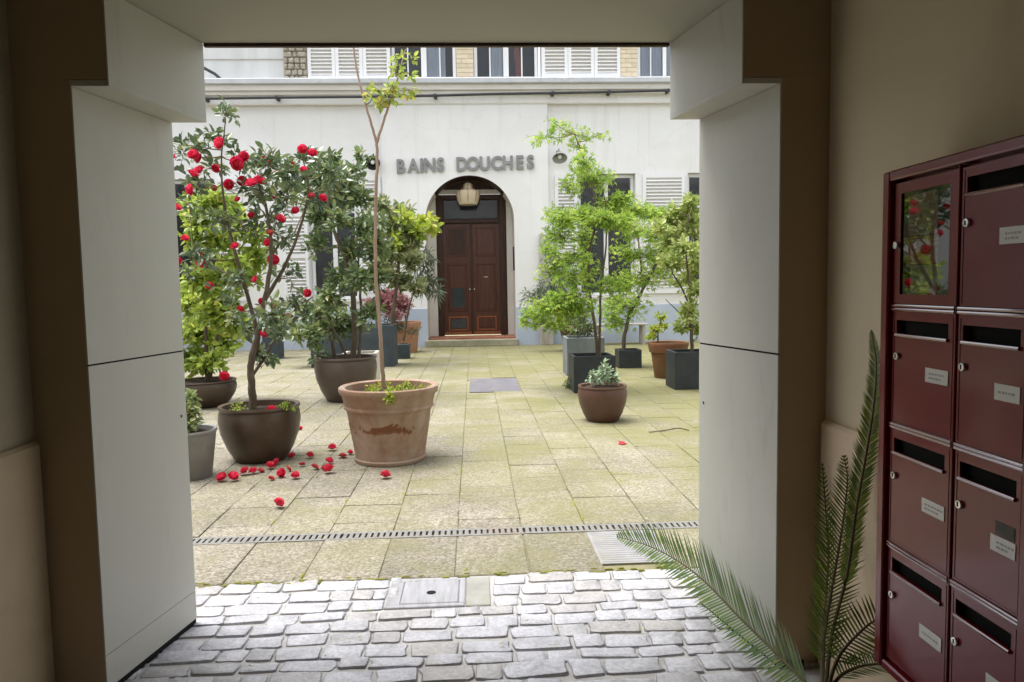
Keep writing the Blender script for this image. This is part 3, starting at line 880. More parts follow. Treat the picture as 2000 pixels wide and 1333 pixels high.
for a in (DX0 + .001, DX1 - .051):
    tw = MB(); tw.box((a, YB + .06, DZ1 + .091), (a + .05, YB + .12, FZ1 - .111)); tw.build('transom_bar', M['wood_dark'], dfr)
LB = TZ
for k, (a, b) in enumerate(((DX0, DXM - .003), (DXM + .003, DX1))):
    lf = MB(); lf.box((a + .002, YB + .09, LB), (b - .002, YB + .13, DZ1 - .002), bevel=.004)
    leaf = lf.build('door_leaf', M['wood'], bath)
    hgt = DZ1 - LB
    sx0, sx1 = a + .10, b - .10
    def framed(z0, z1, inner, warm, proud=.02):
        q = MB()
        t = .035
        y0, y1 = YB + .09 - proud, YB + .0895
        q.box((sx0, y0, z0), (sx0 + t, y1, z1), bevel=.006); q.box((sx1 - t, y0, z0), (sx1, y1, z1), bevel=.006)
        q.box((sx0 + t, y0 + .001, z0), (sx1 - t, y1, z0 + t), bevel=.006); q.box((sx0 + t, y0 + .001, z1 - t), (sx1 - t, y1, z1), bevel=.006)
        q.build('panel_moulding', M['wood_warm'] if warm else M['wood'], leaf)
        q = MB(); q.box((sx0 + t + .02, YB + .082, z0 + t + .02), (sx1 - t - .02, YB + .0896, z1 - t - .02), bevel=.003)
        q.build('door_panel', inner, leaf)
    framed(LB + .10, LB + .44, M['wood'] if k else M['door_glass'], True)
    framed(LB + .56, LB + 1.70, M['wood'], False)
    if k == 0:
        q = MB(); q.box((sx0 + .08, YB + .0765, LB + .66), (sx1 - .08, YB + .0815, LB + 1.12)); q.build('glazed_panel', M['door_glass'], leaf)
    framed(LB + 1.86, DZ1 - .10, M['wood'] if k else M['wood_dark'], False)
    q = MB(); q.box((a + .01, YB + .078, LB + .004), (b - .01, YB + .0895, LB + .075), bevel=.004); q.build('kick_rail', M['wood_warm'], leaf)
    q = MB()
    xx = b - .05 if k == 0 else a + .05
    q.lathe((xx, YB + .075, LB + 1.08), [(.012, -.02), (.022, -.01), (.024, 0), (.022, .01), (.012, .02)], 12); q.build('door_knob', M['steel'], leaf, smooth=True)
    if k:
        q = MB(); q.box(((a + b) / 2 - .05, YB + .064, LB + 1.36), ((a + b) / 2 + .05, YB + .0815, LB + 1.385), bevel=.003); q.build('letter_slot', M['steel'], leaf)
ov = MB(); ov.box((DXM - .03, YB + .07, LB + .01), (DXM + .03, YB + .0895, DZ1 - .01), bevel=.008); ov.build('meeting_stile', M['wood_dark'], bath)


# ---- windows and shutters
def window(x0, x1, z0, z1, y, label=None, transom=None, muntins=(), mull=.05, frame=.07, curtain=None, split=True):
    f = MB()
    yf = y
    f.box((x0, yf, z0), (x0 + frame, yf + .06, z1)); f.box((x1 - frame, yf, z0), (x1, yf + .06, z1))
    f.box((x0 + frame, yf + .002, z0), (x1 - frame, yf + .06, z0 + frame)); f.box((x0 + frame, yf + .002, z1 - frame), (x1 - frame, yf + .06, z1))
    xm = (x0 + x1) / 2
    bars = [xm] if split else []
    for xb in bars: f.box((xb - mull, yf - .008, z0 + frame), (xb + mull, yf + .05, z1 - frame))
    if transom:
        for a, b in ((x0 + frame, xm - mull), (xm + mull, x1 - frame)) if split else ((x0 + frame, x1 - frame),):
            f.box((a, yf + .004, transom - .02), (b, yf + .045, transom + .02))
    o = f.build('window', M['white'], bath)
    for mx in muntins:
        q = MB(); q.box((mx - .014, yf + .006, z0 + frame), (mx + .014, yf + .044, z1 - frame)); q.build('glazing_bar', M['white'], o)
    edges = [x0 + frame] + ([xm - mull, xm + mull] if split else []) + [x1 - frame]
    for a, b in zip(edges[::2], edges[1::2]):
        q = MB(); q.box((a, yf + .024, z0 + frame), (b, yf + .028, z1 - frame)); q.build('pane', M['pane'], o)
    q = MB(); q.box((x0, yf + .55, z0), (x1, yf + .58, z1)); q.box((x0 - .02, yf + .06, z0), (x0, yf + .55, z1)); q.box((x1, yf + .06, z0), (x1 + .02, yf + .55, z1))
    q.build('dark_room', M['room'], o)
    if curtain:
        for a, b in curtain:
            q = MB()
            n = max(6, int((b - a) / .03))
            prev = None
            for i in range(n + 1):
                xx = a + (b - a) * i / n
                yy = yf + .075 + .018 * math.sin(i * 1.9) + .01 * math.sin(i * .7)
                if prev: q.face([(prev[0], prev[1], z0 + .02), (xx, yy, z0 + .02), (xx, yy, z1), (prev[0], prev[1], z1)])
                prev = (xx, yy)
            q.build('curtain', M['curtain'], o)
    return o


def shutter(x0, x1, z0, z1, y, tilt=.5, mids=(0.5,)):
    t = .075
    f = MB()
    f.box((x0, y, z0), (x0 + t, y + .04, z1)); f.box((x1 - t, y, z0), (x1, y + .04, z1))
    f.box((x0 + t, y + .001, z0), (x1 - t, y + .039, z0 + .12)); f.box((x0 + t, y + .001, z1 - .09), (x1 - t, y + .039, z1))
    for m_ in mids:
        zm = z0 + (z1 - z0) * m_
        f.box((x0 + t, y + .001, zm - .05), (x1 - t, y + .039, zm + .05))
    o = f.build('shutter', M['white'], bath)
    s_ = MB()
    z = z0 + .15
    rot = Matrix.Rotation(R(38), 3, 'X')
    while z < z1 - .11:
        if not any(abs(z - (z0 + (z1 - z0) * m_)) < .085 for m_ in mids):
            s_.box((x0 + t, y - .012, z - .006), (x1 - t, y + .05, z + .006), rot=rot)
        z += .078
    tag(s_.build('louvre_slats', M['white'], o), kind='stuff')
    q = MB(); q.box((x0 + t * .5, y + .041, z0 + .03), (x1 - t * .5, y + .046, z1 - .03)); q.build('backing', M['cream'], o)
    return o


for (a, b, c, d) in WIN:
    window(a + .01, b - .01, c + .01, d - .01, YS + .16, transom=d - .75)
    sl = MB(); sl.box((a - .06, YS - .05, c - .06), (b + .06, YS + .12, c - .001), bevel=.008); sl.build('window_sill', M['cream'], bath)
for x0, x1 in ((1.885, 2.40), (3.90, 4.87), (-4.25, -3.68), (-2.56, -2.03), (-7.35, -6.78), (-5.68, -5.10)):
    shutter(x0, x1, 1.12, 3.84, YS - .05, mids=(.36, .7))
# string line under the cornice
fa = MB()
fa.box((-8.3, YFc - .02, 5.400), (7.3, YS + .4, 5.425)); fa.build('string_line', M['cream'], bath)
fa = MB(); fa.box((-8.3, YFc - .012, 5.425), (7.3, YS + .4, 5.60)); fa.build('frieze', M['render'], bath)
fa = MB(); fa.box((-8.3, YFc - .10, 5.60), (7.3, YS + .4, 5.68)); fa.box((-8.3, YFc - .15, 5.681), (7.3, YS + .4, 5.80)); fa.build('cornice', M['cream'], bath)
fa = MB(); fa.box((-8.3, YFc - .22, 5.801), (7.3, YS + .4, 5.93), bevel=.02); fa.build('gutter', M['zinc'], bath)

# upper floor
YU = 17.06
ZU0, ZU1 = 5.93, 9.0
UX = [-5.7777, -4.0847, -3.5611, -1.7433, -0.2812, 0.1063, 1.562, 1.6311, 3.4142, 3.8105, 4.7936]
uw = MB()
uw.box((-8.3, YU, ZU0), (UX[1], YU + .3, ZU1)); uw.build('upper_wall', M['render2'], bath)
uw = MB(); uw.box((-8.3, YU - .012, 6.42), (UX[1], YU + .002, 6.44)); uw.build('render_joint', M['cabinet'], bath)
uw = MB(); uw.box((UX[1] + .001, YU - .03, ZU0), (UX[2], YU + .3, ZU1)); uw.build('rubble_pier', M['rough'], bath)
# rough stones of the pier
rs = random.Random(8)
for iz in range(9):
    x = UX[1] + .01
    while x < UX[2] - .04:
        w_ = rs.uniform(.09, .2); w_ = min(w_, UX[2] - x)
        q = MB(); q.box((x + .006, YU - .075 - rs.uniform(0, .02), ZU0 + iz * .13 + .006), (x + w_ - .006, YU - .028, ZU0 + iz * .13 + .122), bevel=.02); q.build('stone', M['rough'], bath)
        x += w_
uw = MB(); uw.box((UX[2] + .001, YU + .02, 8.2), (7.3, YU + .3, ZU1)); uw.box((UX[10] + .3, YU, ZU0), (7.3, YU + .3, 8.2)); uw.box((UX[2] + .001, YU + .05, ZU0), (UX[3], YU + .3, 8.2)); uw.box((UX[7], YU + .05, ZU0), (UX[8], YU + .3, 8.2))
uw.build('upper_wall', M['render'], bath)


def brick_pier(x0, x1):
    q = MB(); q.box((x0, YU, ZU0), (x1, YU + .3, 8.2)); o = q.build('brick_pier', M['cream'], bath)
    nz = 12
    for iz in range(nz):
        z = ZU0 + iz * .10
        cuts = [x0 + .004, (x0 + x1) / 2 + (.07 if iz % 2 else -.07), x1 - .004]
        for a, b in zip(cuts, cuts[1:]):
            k = MB(); k.box((a + .004, YU - .014, z + .005), (b - .004, YU - .001, z + .094), bevel=.003); k.build('brick', M['brick'], o)


brick_pier(UX[4], UX[5]); brick_pier(UX[8], UX[9])
sw = (UX[3] - UX[2]) / 3
for k in range(3): shutter(UX[2] + k * sw + .003, UX[2] + (k + 1) * sw - .003, ZU0 + .02, 8.1, YU - .05, mids=(.5,))
sw = (UX[8] - UX[7]) / 3
for k in range(3): shutter(UX[7] + k * sw + .003, UX[7] + (k + 1) * sw - .003, ZU0 + .05, 8.1, YU - .05, mids=(.5,))
a, b = UX[3] + .02, UX[4] - .01
q1 = (a + b) / 2
window(a, b, ZU0 + .06, 8.15, YU + .08, muntins=((a + q1) / 2, (b + q1) / 2), mull=.06, curtain=[(q1 + .06, q1 + .48)])
a, b = UX[5] + .01, UX[6] - .01
q1 = (a + b) / 2
wn2 = window(a, b, ZU0 + .06, 8.15, YU + .08, muntins=((a + q1) / 2, (b + q1) / 2), mull=.06, curtain=[((a + q1) / 2 - .02, q1 - .06)])
xr = 1.1054
q = MB()
q.tube([(xr, YU + .2, ZU0 + .10), (xr + .03, YU + .2, ZU0 + .35), (xr - .02, YU + .2, ZU0 + .7), (xr, YU + .2, ZU0 + .95)], [.04, .085, .07, .02], 9)
q.build('red_cloth', M['red_cloth'], wn2, smooth=True)
a, b = UX[9] + .01, UX[10] + .29
q1 = (a + b) / 2
window(a, b, ZU0 + .06, 8.15, YU + .08, muntins=((a + q1) / 2, (b + q1) / 2), mull=.04, curtain=[(a + .07, q1 - .04), (q1 + .04, b - .07)])
us = MB(); us.box((UX[2] - .02, YU - .10, ZU0 + .001), (7.3, YU - .052, ZU0 + .03)); us.build('upper_sill', M['white'], bath)

# diagonal waste pipe and upright at the far left of the upper floor
pp = MB(); pp.tube([(-5.7381, 16.8, 6.1755), (-5.5045, 16.8, 6.0447), (-5.2951, 16.8, 5.8484)], .035, 8)
tag(pp.build('waste_pipe', M['cable'], smooth=True), 'short dark diagonal waste pipe at the upper left of the bath house', 'pipe')

# black cable along the cornice
pts = [(-6.4628, 16.68, 5.4975), (-5.706, 16.68, 5.4939), (-4.9451, 16.68, 5.5012), (-4.1806, 16.68, 5.5085), (-3.0824, 16.68, 5.5143), (-1.9768, 16.68, 5.5202), (-0.7515, 16.68, 5.5365), (0.483, 16.68, 5.5641), (1.84, 16.68, 5.5802), (3.0937, 16.68, 5.597), (4.4146, 16.68, 5.6248), (5.7457, 16.68, 5.6529)]
cb = MB(); cb.tube(curve(pts, 4), .030, 7)
cbo = thing('wall_cable', pts[0], 'black cable clipped along the underside of the cornice', 'cable')
cb.build('cable', M['cable'], cbo, smooth=True)
for k in (1, 3, 5, 6, 8, 9, 10):
    p = pts[k]
    q = MB(); q.box((p[0] - .035, p[1] - .036, p[2] - .036), (p[0] + .035, YFc - .012, p[2] + .036), bevel=.01); q.build('clip', M['cable'], cbo)

# lettering
sign = thing('wall_lettering', (-0.1172, 16.9, 3.9268), 'grey raised capital letters reading BAINS DOUCHES above the arch', 'sign')
LET = [('B', -1.5662, 3.9047), ('A', -1.2817, 3.9154), ('I', -1.0995, 3.9216), ('N', -0.9171, 3.9266), ('S', -0.6774, 3.9333), ('D', -0.2086, 3.939), ('O', 0.0436, 3.9457), ('U', 0.3076, 3.9511), ('C', 0.572, 3.9565), ('H', 0.8253, 3.9632), ('E', 1.0905, 3.9675), ('S', 1.333, 3.9743)]
for c, x, z in LET:
    fc = bpy.data.curves.new('letter', 'FONT')
    fc.body = c; fc.size = .41; fc.extrude = .022; fc.offset = .015; fc.align_x = 'CENTER'; fc.resolution_u = 6
    tmp = bpy.data.objects.new('tmp', fc); col.objects.link(tmp)
    bpy.context.view_layer.update()
    me = bpy.data.meshes.new_from_object(tmp.evaluated_get(bpy.context.evaluated_depsgraph_get()))
    bpy.data.objects.remove(tmp)
    me.materials.clear(); me.materials.append(M['letter'])
    link('letter', me, sign, (x, YFc - .030, z), (R(90), 0, 0), (.84, 1, 1))


# wall lamps
def wall_lamp(c, label, shade_m, facing):
    t = thing('wall_lamp', (c[0], YS, c[2]), label, 'lamp', 'lamps on the bath house wall')
    q = MB(); q.lathe((c[0], YS - .02, c[2] + .12), [(.05, -.05), (.05, .05)], 12); q.build('wall_plate', shade_m, t, smooth=True)
    q = MB(); q.tube(curve([(c[0], YS, c[2] + .12), (c[0], YS - .15, c[2] + .2), (c[0], YS - .26, c[2] + .12), (c[0], YS - .28, c[2] + .06)], 5), .012, 6); q.build('arm', shade_m, t, smooth=True)
    q = MB()
    prof = [(.165, -.06), (.16, -.05), (.13, .0), (.07, .055), (.045, .09), (.045, .12), (.03, .121), (.06, .05), (.12, -.005), (.15, -.055)]
    vs = MB(); vs.lathe((0, 0, 0), prof, 28)
    rot = Matrix.Rotation(R(facing), 3, 'X')
    q.add([rot @ Vector(v) + Vector((c[0], YS - .28, c[2])) for v in vs.v], vs.f[:-2]); q.build('shade', shade_m, t, smooth=True)
    q = MB(); vs = MB(); vs.lathe((0, 0, 0), [(.02, .07), (.045, .03), (.05, -.01), (.035, -.045), (.005, -.055)][::-1], 14)
    q.add([rot @ Vector(v) + Vector((c[0], YS - .28, c[2])) for v in vs.v], vs.f); q.build('bulb', M['white_bulb'], t, smooth=True)


wall_lamp((-2.1587, 16.72, 4.119), 'black shaded wall lamp left of the lettering', M['black_metal'], -62)
wall_lamp((1.9748, 16.72, 4.2056), 'grey green shaded wall lamp right of the lettering', M['grey_enamel'], -35)

# pendant lantern in the arch
lc = (-0.0837, 17.25, 3.4822)
ln = thing('pendant_lantern', (lc[0], lc[1], lc[2] - .25), 'amber glass pendant lantern hanging inside the arched doorway', 'lantern')
q = MB(); q.lathe((lc[0], lc[1], lc[2]), [(.10, -.275), (.20, -.262), (.235, -.20), (.262, -.06), (.268, .045), (.16, .085), (.115, .12), (.10, .2), (.06, .235), (.02, .25)], 20); q.build('glass_body', M['frosted'], ln, smooth=True)
q = MB()
for k in range(8):
    t = 2 * math.pi * k / 8
    q.tube([(lc[0] + r_ * 1.01 * math.cos(t), lc[1] + r_ * 1.01 * math.sin(t), lc[2] + z_) for r_, z_ in ((.235, -.2), (.262, -.06), (.268, .045), (.16, .085), (.10, .2))], .007, 4)
q.build('cage', M['wood_warm'], ln)
q = MB(); q.tube([(lc[0], lc[1], lc[2] + .24), (lc[0], lc[1], ASP + AR)], .012, 6); q.build('chain', M['black_metal'], ln)

# intercom plate
q = MB(); ic = (0.8595, 16.9, 1.9717)
q.box((A1 - .028, YFc + .12, ic[2] - .27), (A1 - .0005, YFc + .34, ic[2] + .27), bevel=.006)
tag(q.build('intercom_panel', M['black_metal']), 'narrow black intercom plate on the right side of the arch', 'intercom')
# grey casing against the wall
c0, c1 = (1.5034, 16.85, 2.5007), (1.7707, 16.85, -0.0823)
cab = thing('pipe_casing', (c0[0], YFc - .1, 0), 'tall weathered grey board casing against wall right of arch', 'pipe casing')
q = MB(); q.box((c0[0], YFc - .13, 1.02), (c1[0], YFc - .026, c0[2]), bevel=.006); q.build('upper_casing', M['cabinet'], cab)
q = MB(); q.box((c0[0] - .02, YFc - .16, 0), (c1[0] + .02, YFc - .0255, 1.018), bevel=.008); q.build('lower_casing', M['cabinet'], cab)

# ================================================================== PLANTS: builders
UP = Vector((0, 0, 1))


def rand_dir(r):
    while True:
        v = Vector((r.uniform(-1, 1), r.uniform(-1, 1), r.uniform(-1, 1)))
        if .05 < v.length < 1: return v.normalized()


def put_leaf(mb, p, d, nrm, ln, w, tone, shape='oval', droop=.15):
    d = d.normalized()
    s = d.cross(nrm)
    if s.length < 1e-3: s = d.cross(Vector((1, .3, .2)))
    s.normalize()
    n = s.cross(d).normalized()
    if shape == 'maple':
        c = p + d * ln * .35
        for ang, k in ((-105, .55), (-52, .85), (0, 1.0), (52, .85), (105, .55)):
            a = R(ang)
            q = d * math.cos(a) + s * math.sin(a)
            e = n.cross(q)
            L_ = ln * .68 * k
            mb.face([c - q * .02 * ln, c + q * L_ * .45 + e * L_ * .17, c + q * L_ - n * L_ * droop, c + q * L_ * .45 - e * L_ * .17], tone)
        return
    if shape == 'strap':
        m = p + d * ln * .5 + n * ln * .02
        t = p + d * ln - UP * ln * droop
        mb.face([p, m + s * w * .5, t, m - s * w * .5], tone)
        return
    m1, m2 = p + d * ln * .30, p + d * ln * .68 - n * ln * droop * .4
    t = p + d * ln - n * ln * droop
    f = n * w * .16
    b = len(mb.v)
    mb.add([p, m1 + s * w * .46 + f, m2 + s * w * .40 + f, t, m2 - s * w * .40 + f, m1 - s * w * .46 + f, m1, m2],
           [(0, 1, 6), (1, 2, 7, 6), (2, 3, 7), (3, 4, 7), (4, 5, 6, 7), (5, 0, 6)], tone)


def grow(root, trunks, clusters, leaf_mat, bark, ln=.07, asp=.45, shape='oval', seed=1, per=6, droop=.15, up=.35, twig_r=.003, branch_r=.007, tone_bias=0.0, jit=.35, twig_mat=None, connect=True, crown_name='crown', dens=2.3, spread=1.0):
    r = random.Random(seed)
    tk = MB()
    nodes = []
    for pts, r0, r1 in trunks:
        c = curve(pts, 6)
        n = len(c)
        c = [p + Vector((r.gauss(0, r0 * .10), r.gauss(0, r0 * .10), 0)) if 0 < i < n - 1 else p for i, p in enumerate(c)]
        tk.tube(c, [r0 + (r1 - r0) * (i / (n - 1)) for i in range(n)], 8)
        nodes += c
    lv = MB().use(leaf_mat)
    br = MB()
    for cx, cy, cz, rx, rz, cnt in clusters:
        c = Vector((cx, cy, cz))
        cnt = int(cnt * dens)
        rx, rz = rx * spread, rz * spread
        ry = (rx + rz) / 2 * 1.1
        if nodes and connect:
            near_ = min(nodes, key=lambda q: (q - c).length + max(0, q.z - c.z) * 1.2)
            if (near_ - c).length > .04:
                mid = near_.lerp(c, .5) + Vector((r.gauss(0, .03), r.gauss(0, .03), -.06 * (near_ - c).length))
                br.tube(curve([near_, mid, c], 4), [branch_r * (1 - .06 * i) for i in range(9)], 5)
        k = 0
        while k < cnt:
            e = rand_dir(r) * (r.random() ** .4)
            end = c + Vector((e.x * rx, e.y * ry, e.z * rz))
            st = c + Vector((e.x * rx, e.y * ry, e.z * rz)) * .15 + Vector((r.gauss(0, rx * .15), r.gauss(0, ry * .15), r.gauss(0, rz * .15)))
            ax = end - st
            if ax.length < ln * .8: ax = ax.normalized() * ln * .8 if ax.length > 1e-4 else Vector((0, 0, ln))
            end = st + ax
            br.tube([st, st.lerp(end, .5) + Vector((0, 0, ax.length * .06)), end], [twig_r, twig_r * .8, twig_r * .5], 4, cap=False)
            bt = r.random()
            m = min(per, cnt - k) if cnt - k >= 2 else 2
            if k == 0: m = max(m, 1)
            for i in range(m):
                t = (i + .6) / m
                p = st.lerp(end, t)
                ang = i * 2.4 + r.uniform(-.5, .5)
                a = ax.normalized()
                s1 = a.cross(UP) if a.cross(UP).length > .1 else a.cross(Vector((1, 0, 0)))
                s1.normalize(); s2 = a.cross(s1)
                d = (s1 * math.cos(ang) + s2 * math.sin(ang)) * .85 + a * (.3 + .6 * t) + UP * r.uniform(-.15, .25)
                nn = (UP * up + rand_dir(r) * (1 - up)).normalized()
                sz = r.uniform(1 - jit, 1 + jit * .6)
                tone = min(1, max(0, bt * .55 + r.random() * .45 + tone_bias))
                put_leaf(lv, p, d, nn, ln * sz, ln * sz * asp, tone, shape, droop)
            k += m
    if tk.v: tk.build('trunk', bark, root, smooth=True)
    if br.v: lv.use(twig_mat or M['twig']).add(br.v, br.f, .3)
    o = lv.build(crown_name, None, root, tone=True)
    return o


def pot_thing(name, label, cat, x, y, r, h, prof, mat, soil=.86, group=None, seg=44, seed=0, pname='pot'):
    """prof: outer outline (radius/r, z/h) from foot to lip"""
    t = thing(name, (x, y, 0), label, cat, group)
    outer = [(a * r, b * h) for a, b in prof]
    top_r = outer[-1][0]
    inner = [(top_r * .90, h * .985), (top_r * .86, h * .80)]
    q = MB(); q.lathe((x, y, 0), outer + inner, seg, wob=.004, seed=seed)
    q.build(pname, mat, t, smooth=True)
    q = MB()
    rr = random.Random(seed)
    n = 20
    zc = h * soil + .012
    ring1 = [(x + top_r * .875 * math.cos(2 * math.pi * k / n), y + top_r * .875 * math.sin(2 * math.pi * k / n), h * soil + rr.uniform(-.005, .005)) for k in range(n)]
    ring2 = [(x + top_r * .5 * math.cos(2 * math.pi * k / n), y + top_r * .5 * math.sin(2 * math.pi * k / n), zc + rr.uniform(-.01, .01)) for k in range(n)]
    vs = ring1 + ring2 + [(x, y, zc + .01)]
    fs = []
    for k in range(n):
        p = (k + 1) % n
        fs += [(k, p, n + p, n + k), (n + k, n + p, 2 * n)]
    q.add(vs, fs); q.build('soil', M['soil'], t, smooth=True)
    return t


def box_planter(name, label, cat, x0, x1, y0, y1, h, mat, group=None, rotz=0.0, wall=.035, taper=.0):
    cx, cy = (x0 + x1) / 2, (y0 + y1) / 2
    t = thing(name, (cx, cy, 0), label, cat, group)
    hx, hy = (x1 - x0) / 2, (y1 - y0) / 2
    q = MB()
    ca, sa = math.cos(rotz), math.sin(rotz)
    def ring(sx, sy, z): return [(cx + ca * a - sa * b, cy + sa * a + ca * b, z) for a, b in ((-sx, -sy), (sx, -sy), (sx, sy), (-sx, sy))]
    e = .006
    lv = [ring(hx * (1 - taper) - e, hy * (1 - taper) - e, 0), ring(hx * (1 - taper), hy * (1 - taper), e), ring(hx, hy, h - e), ring(hx - e, hy - e, h), ring(hx - wall, hy - wall, h - .001), ring(hx - wall, hy - wall, h - .08)]
    vs = [v for l_ in lv for v in l_]
    fs = [(3, 2, 1, 0)]
    for i in range(len(lv) - 1):
        for k in range(4):
            p = (k + 1) % 4
            fs.append((i * 4 + k, i * 4 + p, i * 4 + 4 + p, i * 4 + 4 + k))
    q.add(vs, fs); q.build('planter_box', mat, t)
    q = MB(); q.face(ring(hx - wall, hy - wall, h - .05)); q.build('soil', M['soil'], t)
    return t


# ---- camellia flower, shared by blooms on the bush and on the ground
def bloom_mesh(seed, old=False, flat=1.0):
    r = random.Random(seed)
    mb = MB()
    # four rings of broad cupped petals, outer ones open, inner ones closed round the heart
    for ringi, (n, rad, lift, cup) in enumerate(((6, 1.0, .18, .55), (6, .86, .42, .75), (5, .62, .62, .85), (4, .36, .72, .9))):
        for k in range(n):
            a = 2 * math.pi * (k + .5 * ringi) / n + r.uniform(-.12, .12)
            q = Vector((math.cos(a), math.sin(a), 0)); e = Vector((-q.y, q.x, 0))
            rr = rad * r.uniform(.88, 1.08)
            w = rr * 1.25
            g0 = q * rr * .10 + UP * .05
            row = []
            for (f, wz, zz) in ((.55, .75, cup * .45 * rr), (.92, 1.0, (lift + .25 * cup) * flat), (1.0, .55, (lift + .5 * cup) * flat)):
                row.append([q * rr * f + e * w * wz * .5 * sg + UP * (zz + (.10 if sg else 0) * rr) - q * (.16 * rr if sg else 0) for sg in (-1, 0, 1)])
            tone = min(1, max(0, .1 + .12 * ringi + r.random() * .6))
            vs = [g0] + [p for t_ in row for p in t_]
            mb.add(vs, [(0, 2, 1), (0, 3, 2), (1, 2, 5, 4), (2, 3, 6, 5), (4, 5, 8, 7), (5, 6, 9, 8)], tone)
    me = bpy.data.meshes.new('camellia_flower')
    me.from_pydata([tuple(v) for v in mb.v], [], mb.f)
    at = me.attributes.new('tone', 'FLOAT', 'FACE'); at.data.foreach_set('value', mb.t)
    me.polygons.foreach_set('use_smooth', [True] * len(me.polygons))
    me.materials.append(M['petal_old'] if old else M['petal'])
    return me


BLOOM = [bloom_mesh(s) for s in range(5)]
BLOOM_OLD = [bloom_mesh(20 + s, True, .7) for s in range(3)]

BELLY = [(.60, 0), (.64, .02), (.80, .22), (.95, .50), (1.0, .72), (.985, .86), (.955, .92), (.985, .945), (1.0, .965), (.985, 1.0)]
TERRA = [(.70, 0), (.72, .015), (.725, .05), (.705, .065), (.745, .25), (.785, .40), (.79, .415), (.84, .66), (.865, .70), (.90, .715), (.90, .745), (.885, .755), (.935, .88), (.975, .91), (1.0, .945), (.995, .985), (.965, 1.0)]
CONE = [(.74, 0), (.755, .015), (.96, .93), (1.0, .94), (1.0, .985), (.985, 1.0)]
VASE = [(.45, 0), (.48, .02), (.70, .40), (.92, .85), (1.0, .96), (.99, 1.0)]
TERRA_S = [(.66, 0), (.68, .02), (.84, .70), (.93, .72), (1.0, .93), (1.0, .985), (.98, 1.0)]

# ------------------------------------------------------------------ camellia in brown glazed pot
Pc = (-1.7318, 5.9831, 0.3157, 0.4404)
cam_t = pot_thing('potted_camellia', 'tall camellia with red blooms in dark brown glazed pot among fallen flowers', 'potted plant', *Pc, BELLY, M['glazed'], .88, seed=1)
YC = Pc[1]
trunks = [
    ([(-1.7849, 5.9831, 0.3756), (-1.7771, 5.957, 0.569), (-1.7694, 5.9309, 0.7557), (-1.6952, 5.9048, 1.0192), (-1.621, 5.8787, 1.2988), (-1.5541, 5.8526, 1.6137), (-1.5653, 5.8264, 1.9245), (-1.6237, 5.8003, 2.1921)], .034, .008),
    ([(-1.7423, 5.9831, 0.811), (-1.7147, 5.9451, 1.0171), (-1.7828, 5.9071, 1.3811), (-1.847, 5.8691, 1.6974), (-1.8865, 5.8311, 2.0064), (-1.8831, 5.7931, 2.3081), (-1.8269, 5.7551, 2.603)], .020, .004),
    ([(-1.6507, 5.9831, 1.2776), (-1.4786, 5.9438, 1.5363), (-1.3306, 5.9045, 1.8501), (-1.2568, 5.8652, 2.1197), (-1.2783, 5.8259, 2.3465)], .017, .004),
    ([(-1.7805, 5.9831, 0.6683), (-1.6632, 6.0227, 0.8467), (-1.5601, 6.0623, 1.048), (-1.4246, 6.1019, 1.2093), (-1.3071, 6.1415, 1.2895)], .014, .004),
    ([(-1.8137, 5.9831, 1.3816), (-2.018, 6.0077, 1.5265), (-2.2208, 6.0323, 1.6232)], .012, .004),
    ([(-1.5887, 5.9831, 1.6195), (-1.511, 6.0418, 1.7424), (-1.4299, 6.1005, 1.8062)], .010, .004),
]
cl = [(-1.8269, 5.763, 2.6611, 0.0795, 0.1033, 16), (-1.9751, 6.0203, 2.5511, 0.1578, 0.108, 34), (-2.0835, 5.8739, 2.4578, 0.1377, 0.1215, 26), (-2.2549, 6.0704, 2.4361, 0.067, 0.1675, 18), (-1.8066, 6.0888, 2.3755, 0.1764, 0.1428, 46), (-1.5014, 5.6182, 2.2762, 0.155, 0.124, 44), (-1.3447, 5.5742, 2.2124, 0.1384, 0.1307, 46), (-1.3218, 6.2666, 2.4007, 0.1729, 0.1297, 46), (-1.0879, 5.781, 2.2415, 0.1356, 0.1196, 36), (-1.3978, 5.76, 2.0312, 0.1748, 0.1589, 62), (-1.3381, 6.3995, 2.1682, 0.1942, 0.1589, 60), (-1.6602, 5.9582, 2.1163, 0.189, 0.1479, 52), (-1.1209, 6.2658, 2.1908, 0.1469, 0.1469, 36), (-2.1302, 5.9633, 2.1615, 0.1398, 0.1152, 26), (-2.0725, 6.1, 2.3196, 0.143, 0.101, 22), (-1.8945, 5.6897, 1.8778, 0.1805, 0.157, 32), (-1.5514, 6.0964, 1.7872, 0.1682, 0.1682, 42), (-2.3155, 6.2923, 2.0824, 0.0868, 0.1302, 14), (-1.7034, 6.0026, 1.863, 0.1656, 0.149, 28), (-1.5255, 6.1858, 1.4602, 0.128, 0.145, 18), (-1.4166, 6.1271, 1.2501, 0.1437, 0.1099, 30), (-1.5093, 5.6169, 1.167, 0.1549, 0.1317, 40), (-1.8775, 6.2001, 1.0468, 0.1283, 0.1454, 24), (-1.7425, 6.0597, 0.8451, 0.1087, 0.0836, 14), (-1.8223, 5.8162, 1.4405, 0.1845, 0.1604, 34), (-2.0205, 5.5892, 1.61, 0.1311, 0.1079, 26), (-2.3629, 6.2902, 1.5178, 0.0781, 0.1128, 14), (-1.5682, 5.9603, 0.9928, 0.1233, 0.1151, 20), (-1.9629, 6.167, 1.2176, 0.1531, 0.1531, 22), (-1.3983, 6.3014, 1.1175, 0.113, 0.0695, 14), (-1.712, 6.163, 0.793, 0.1275, 0.068, 14)]
grow(cam_t, trunks, cl, M['leaf_camellia'], M['bark'], .076, .48, 'oval', 4, 5, .12, .45, .0025, .006, dens=1.9, spread=1.1)
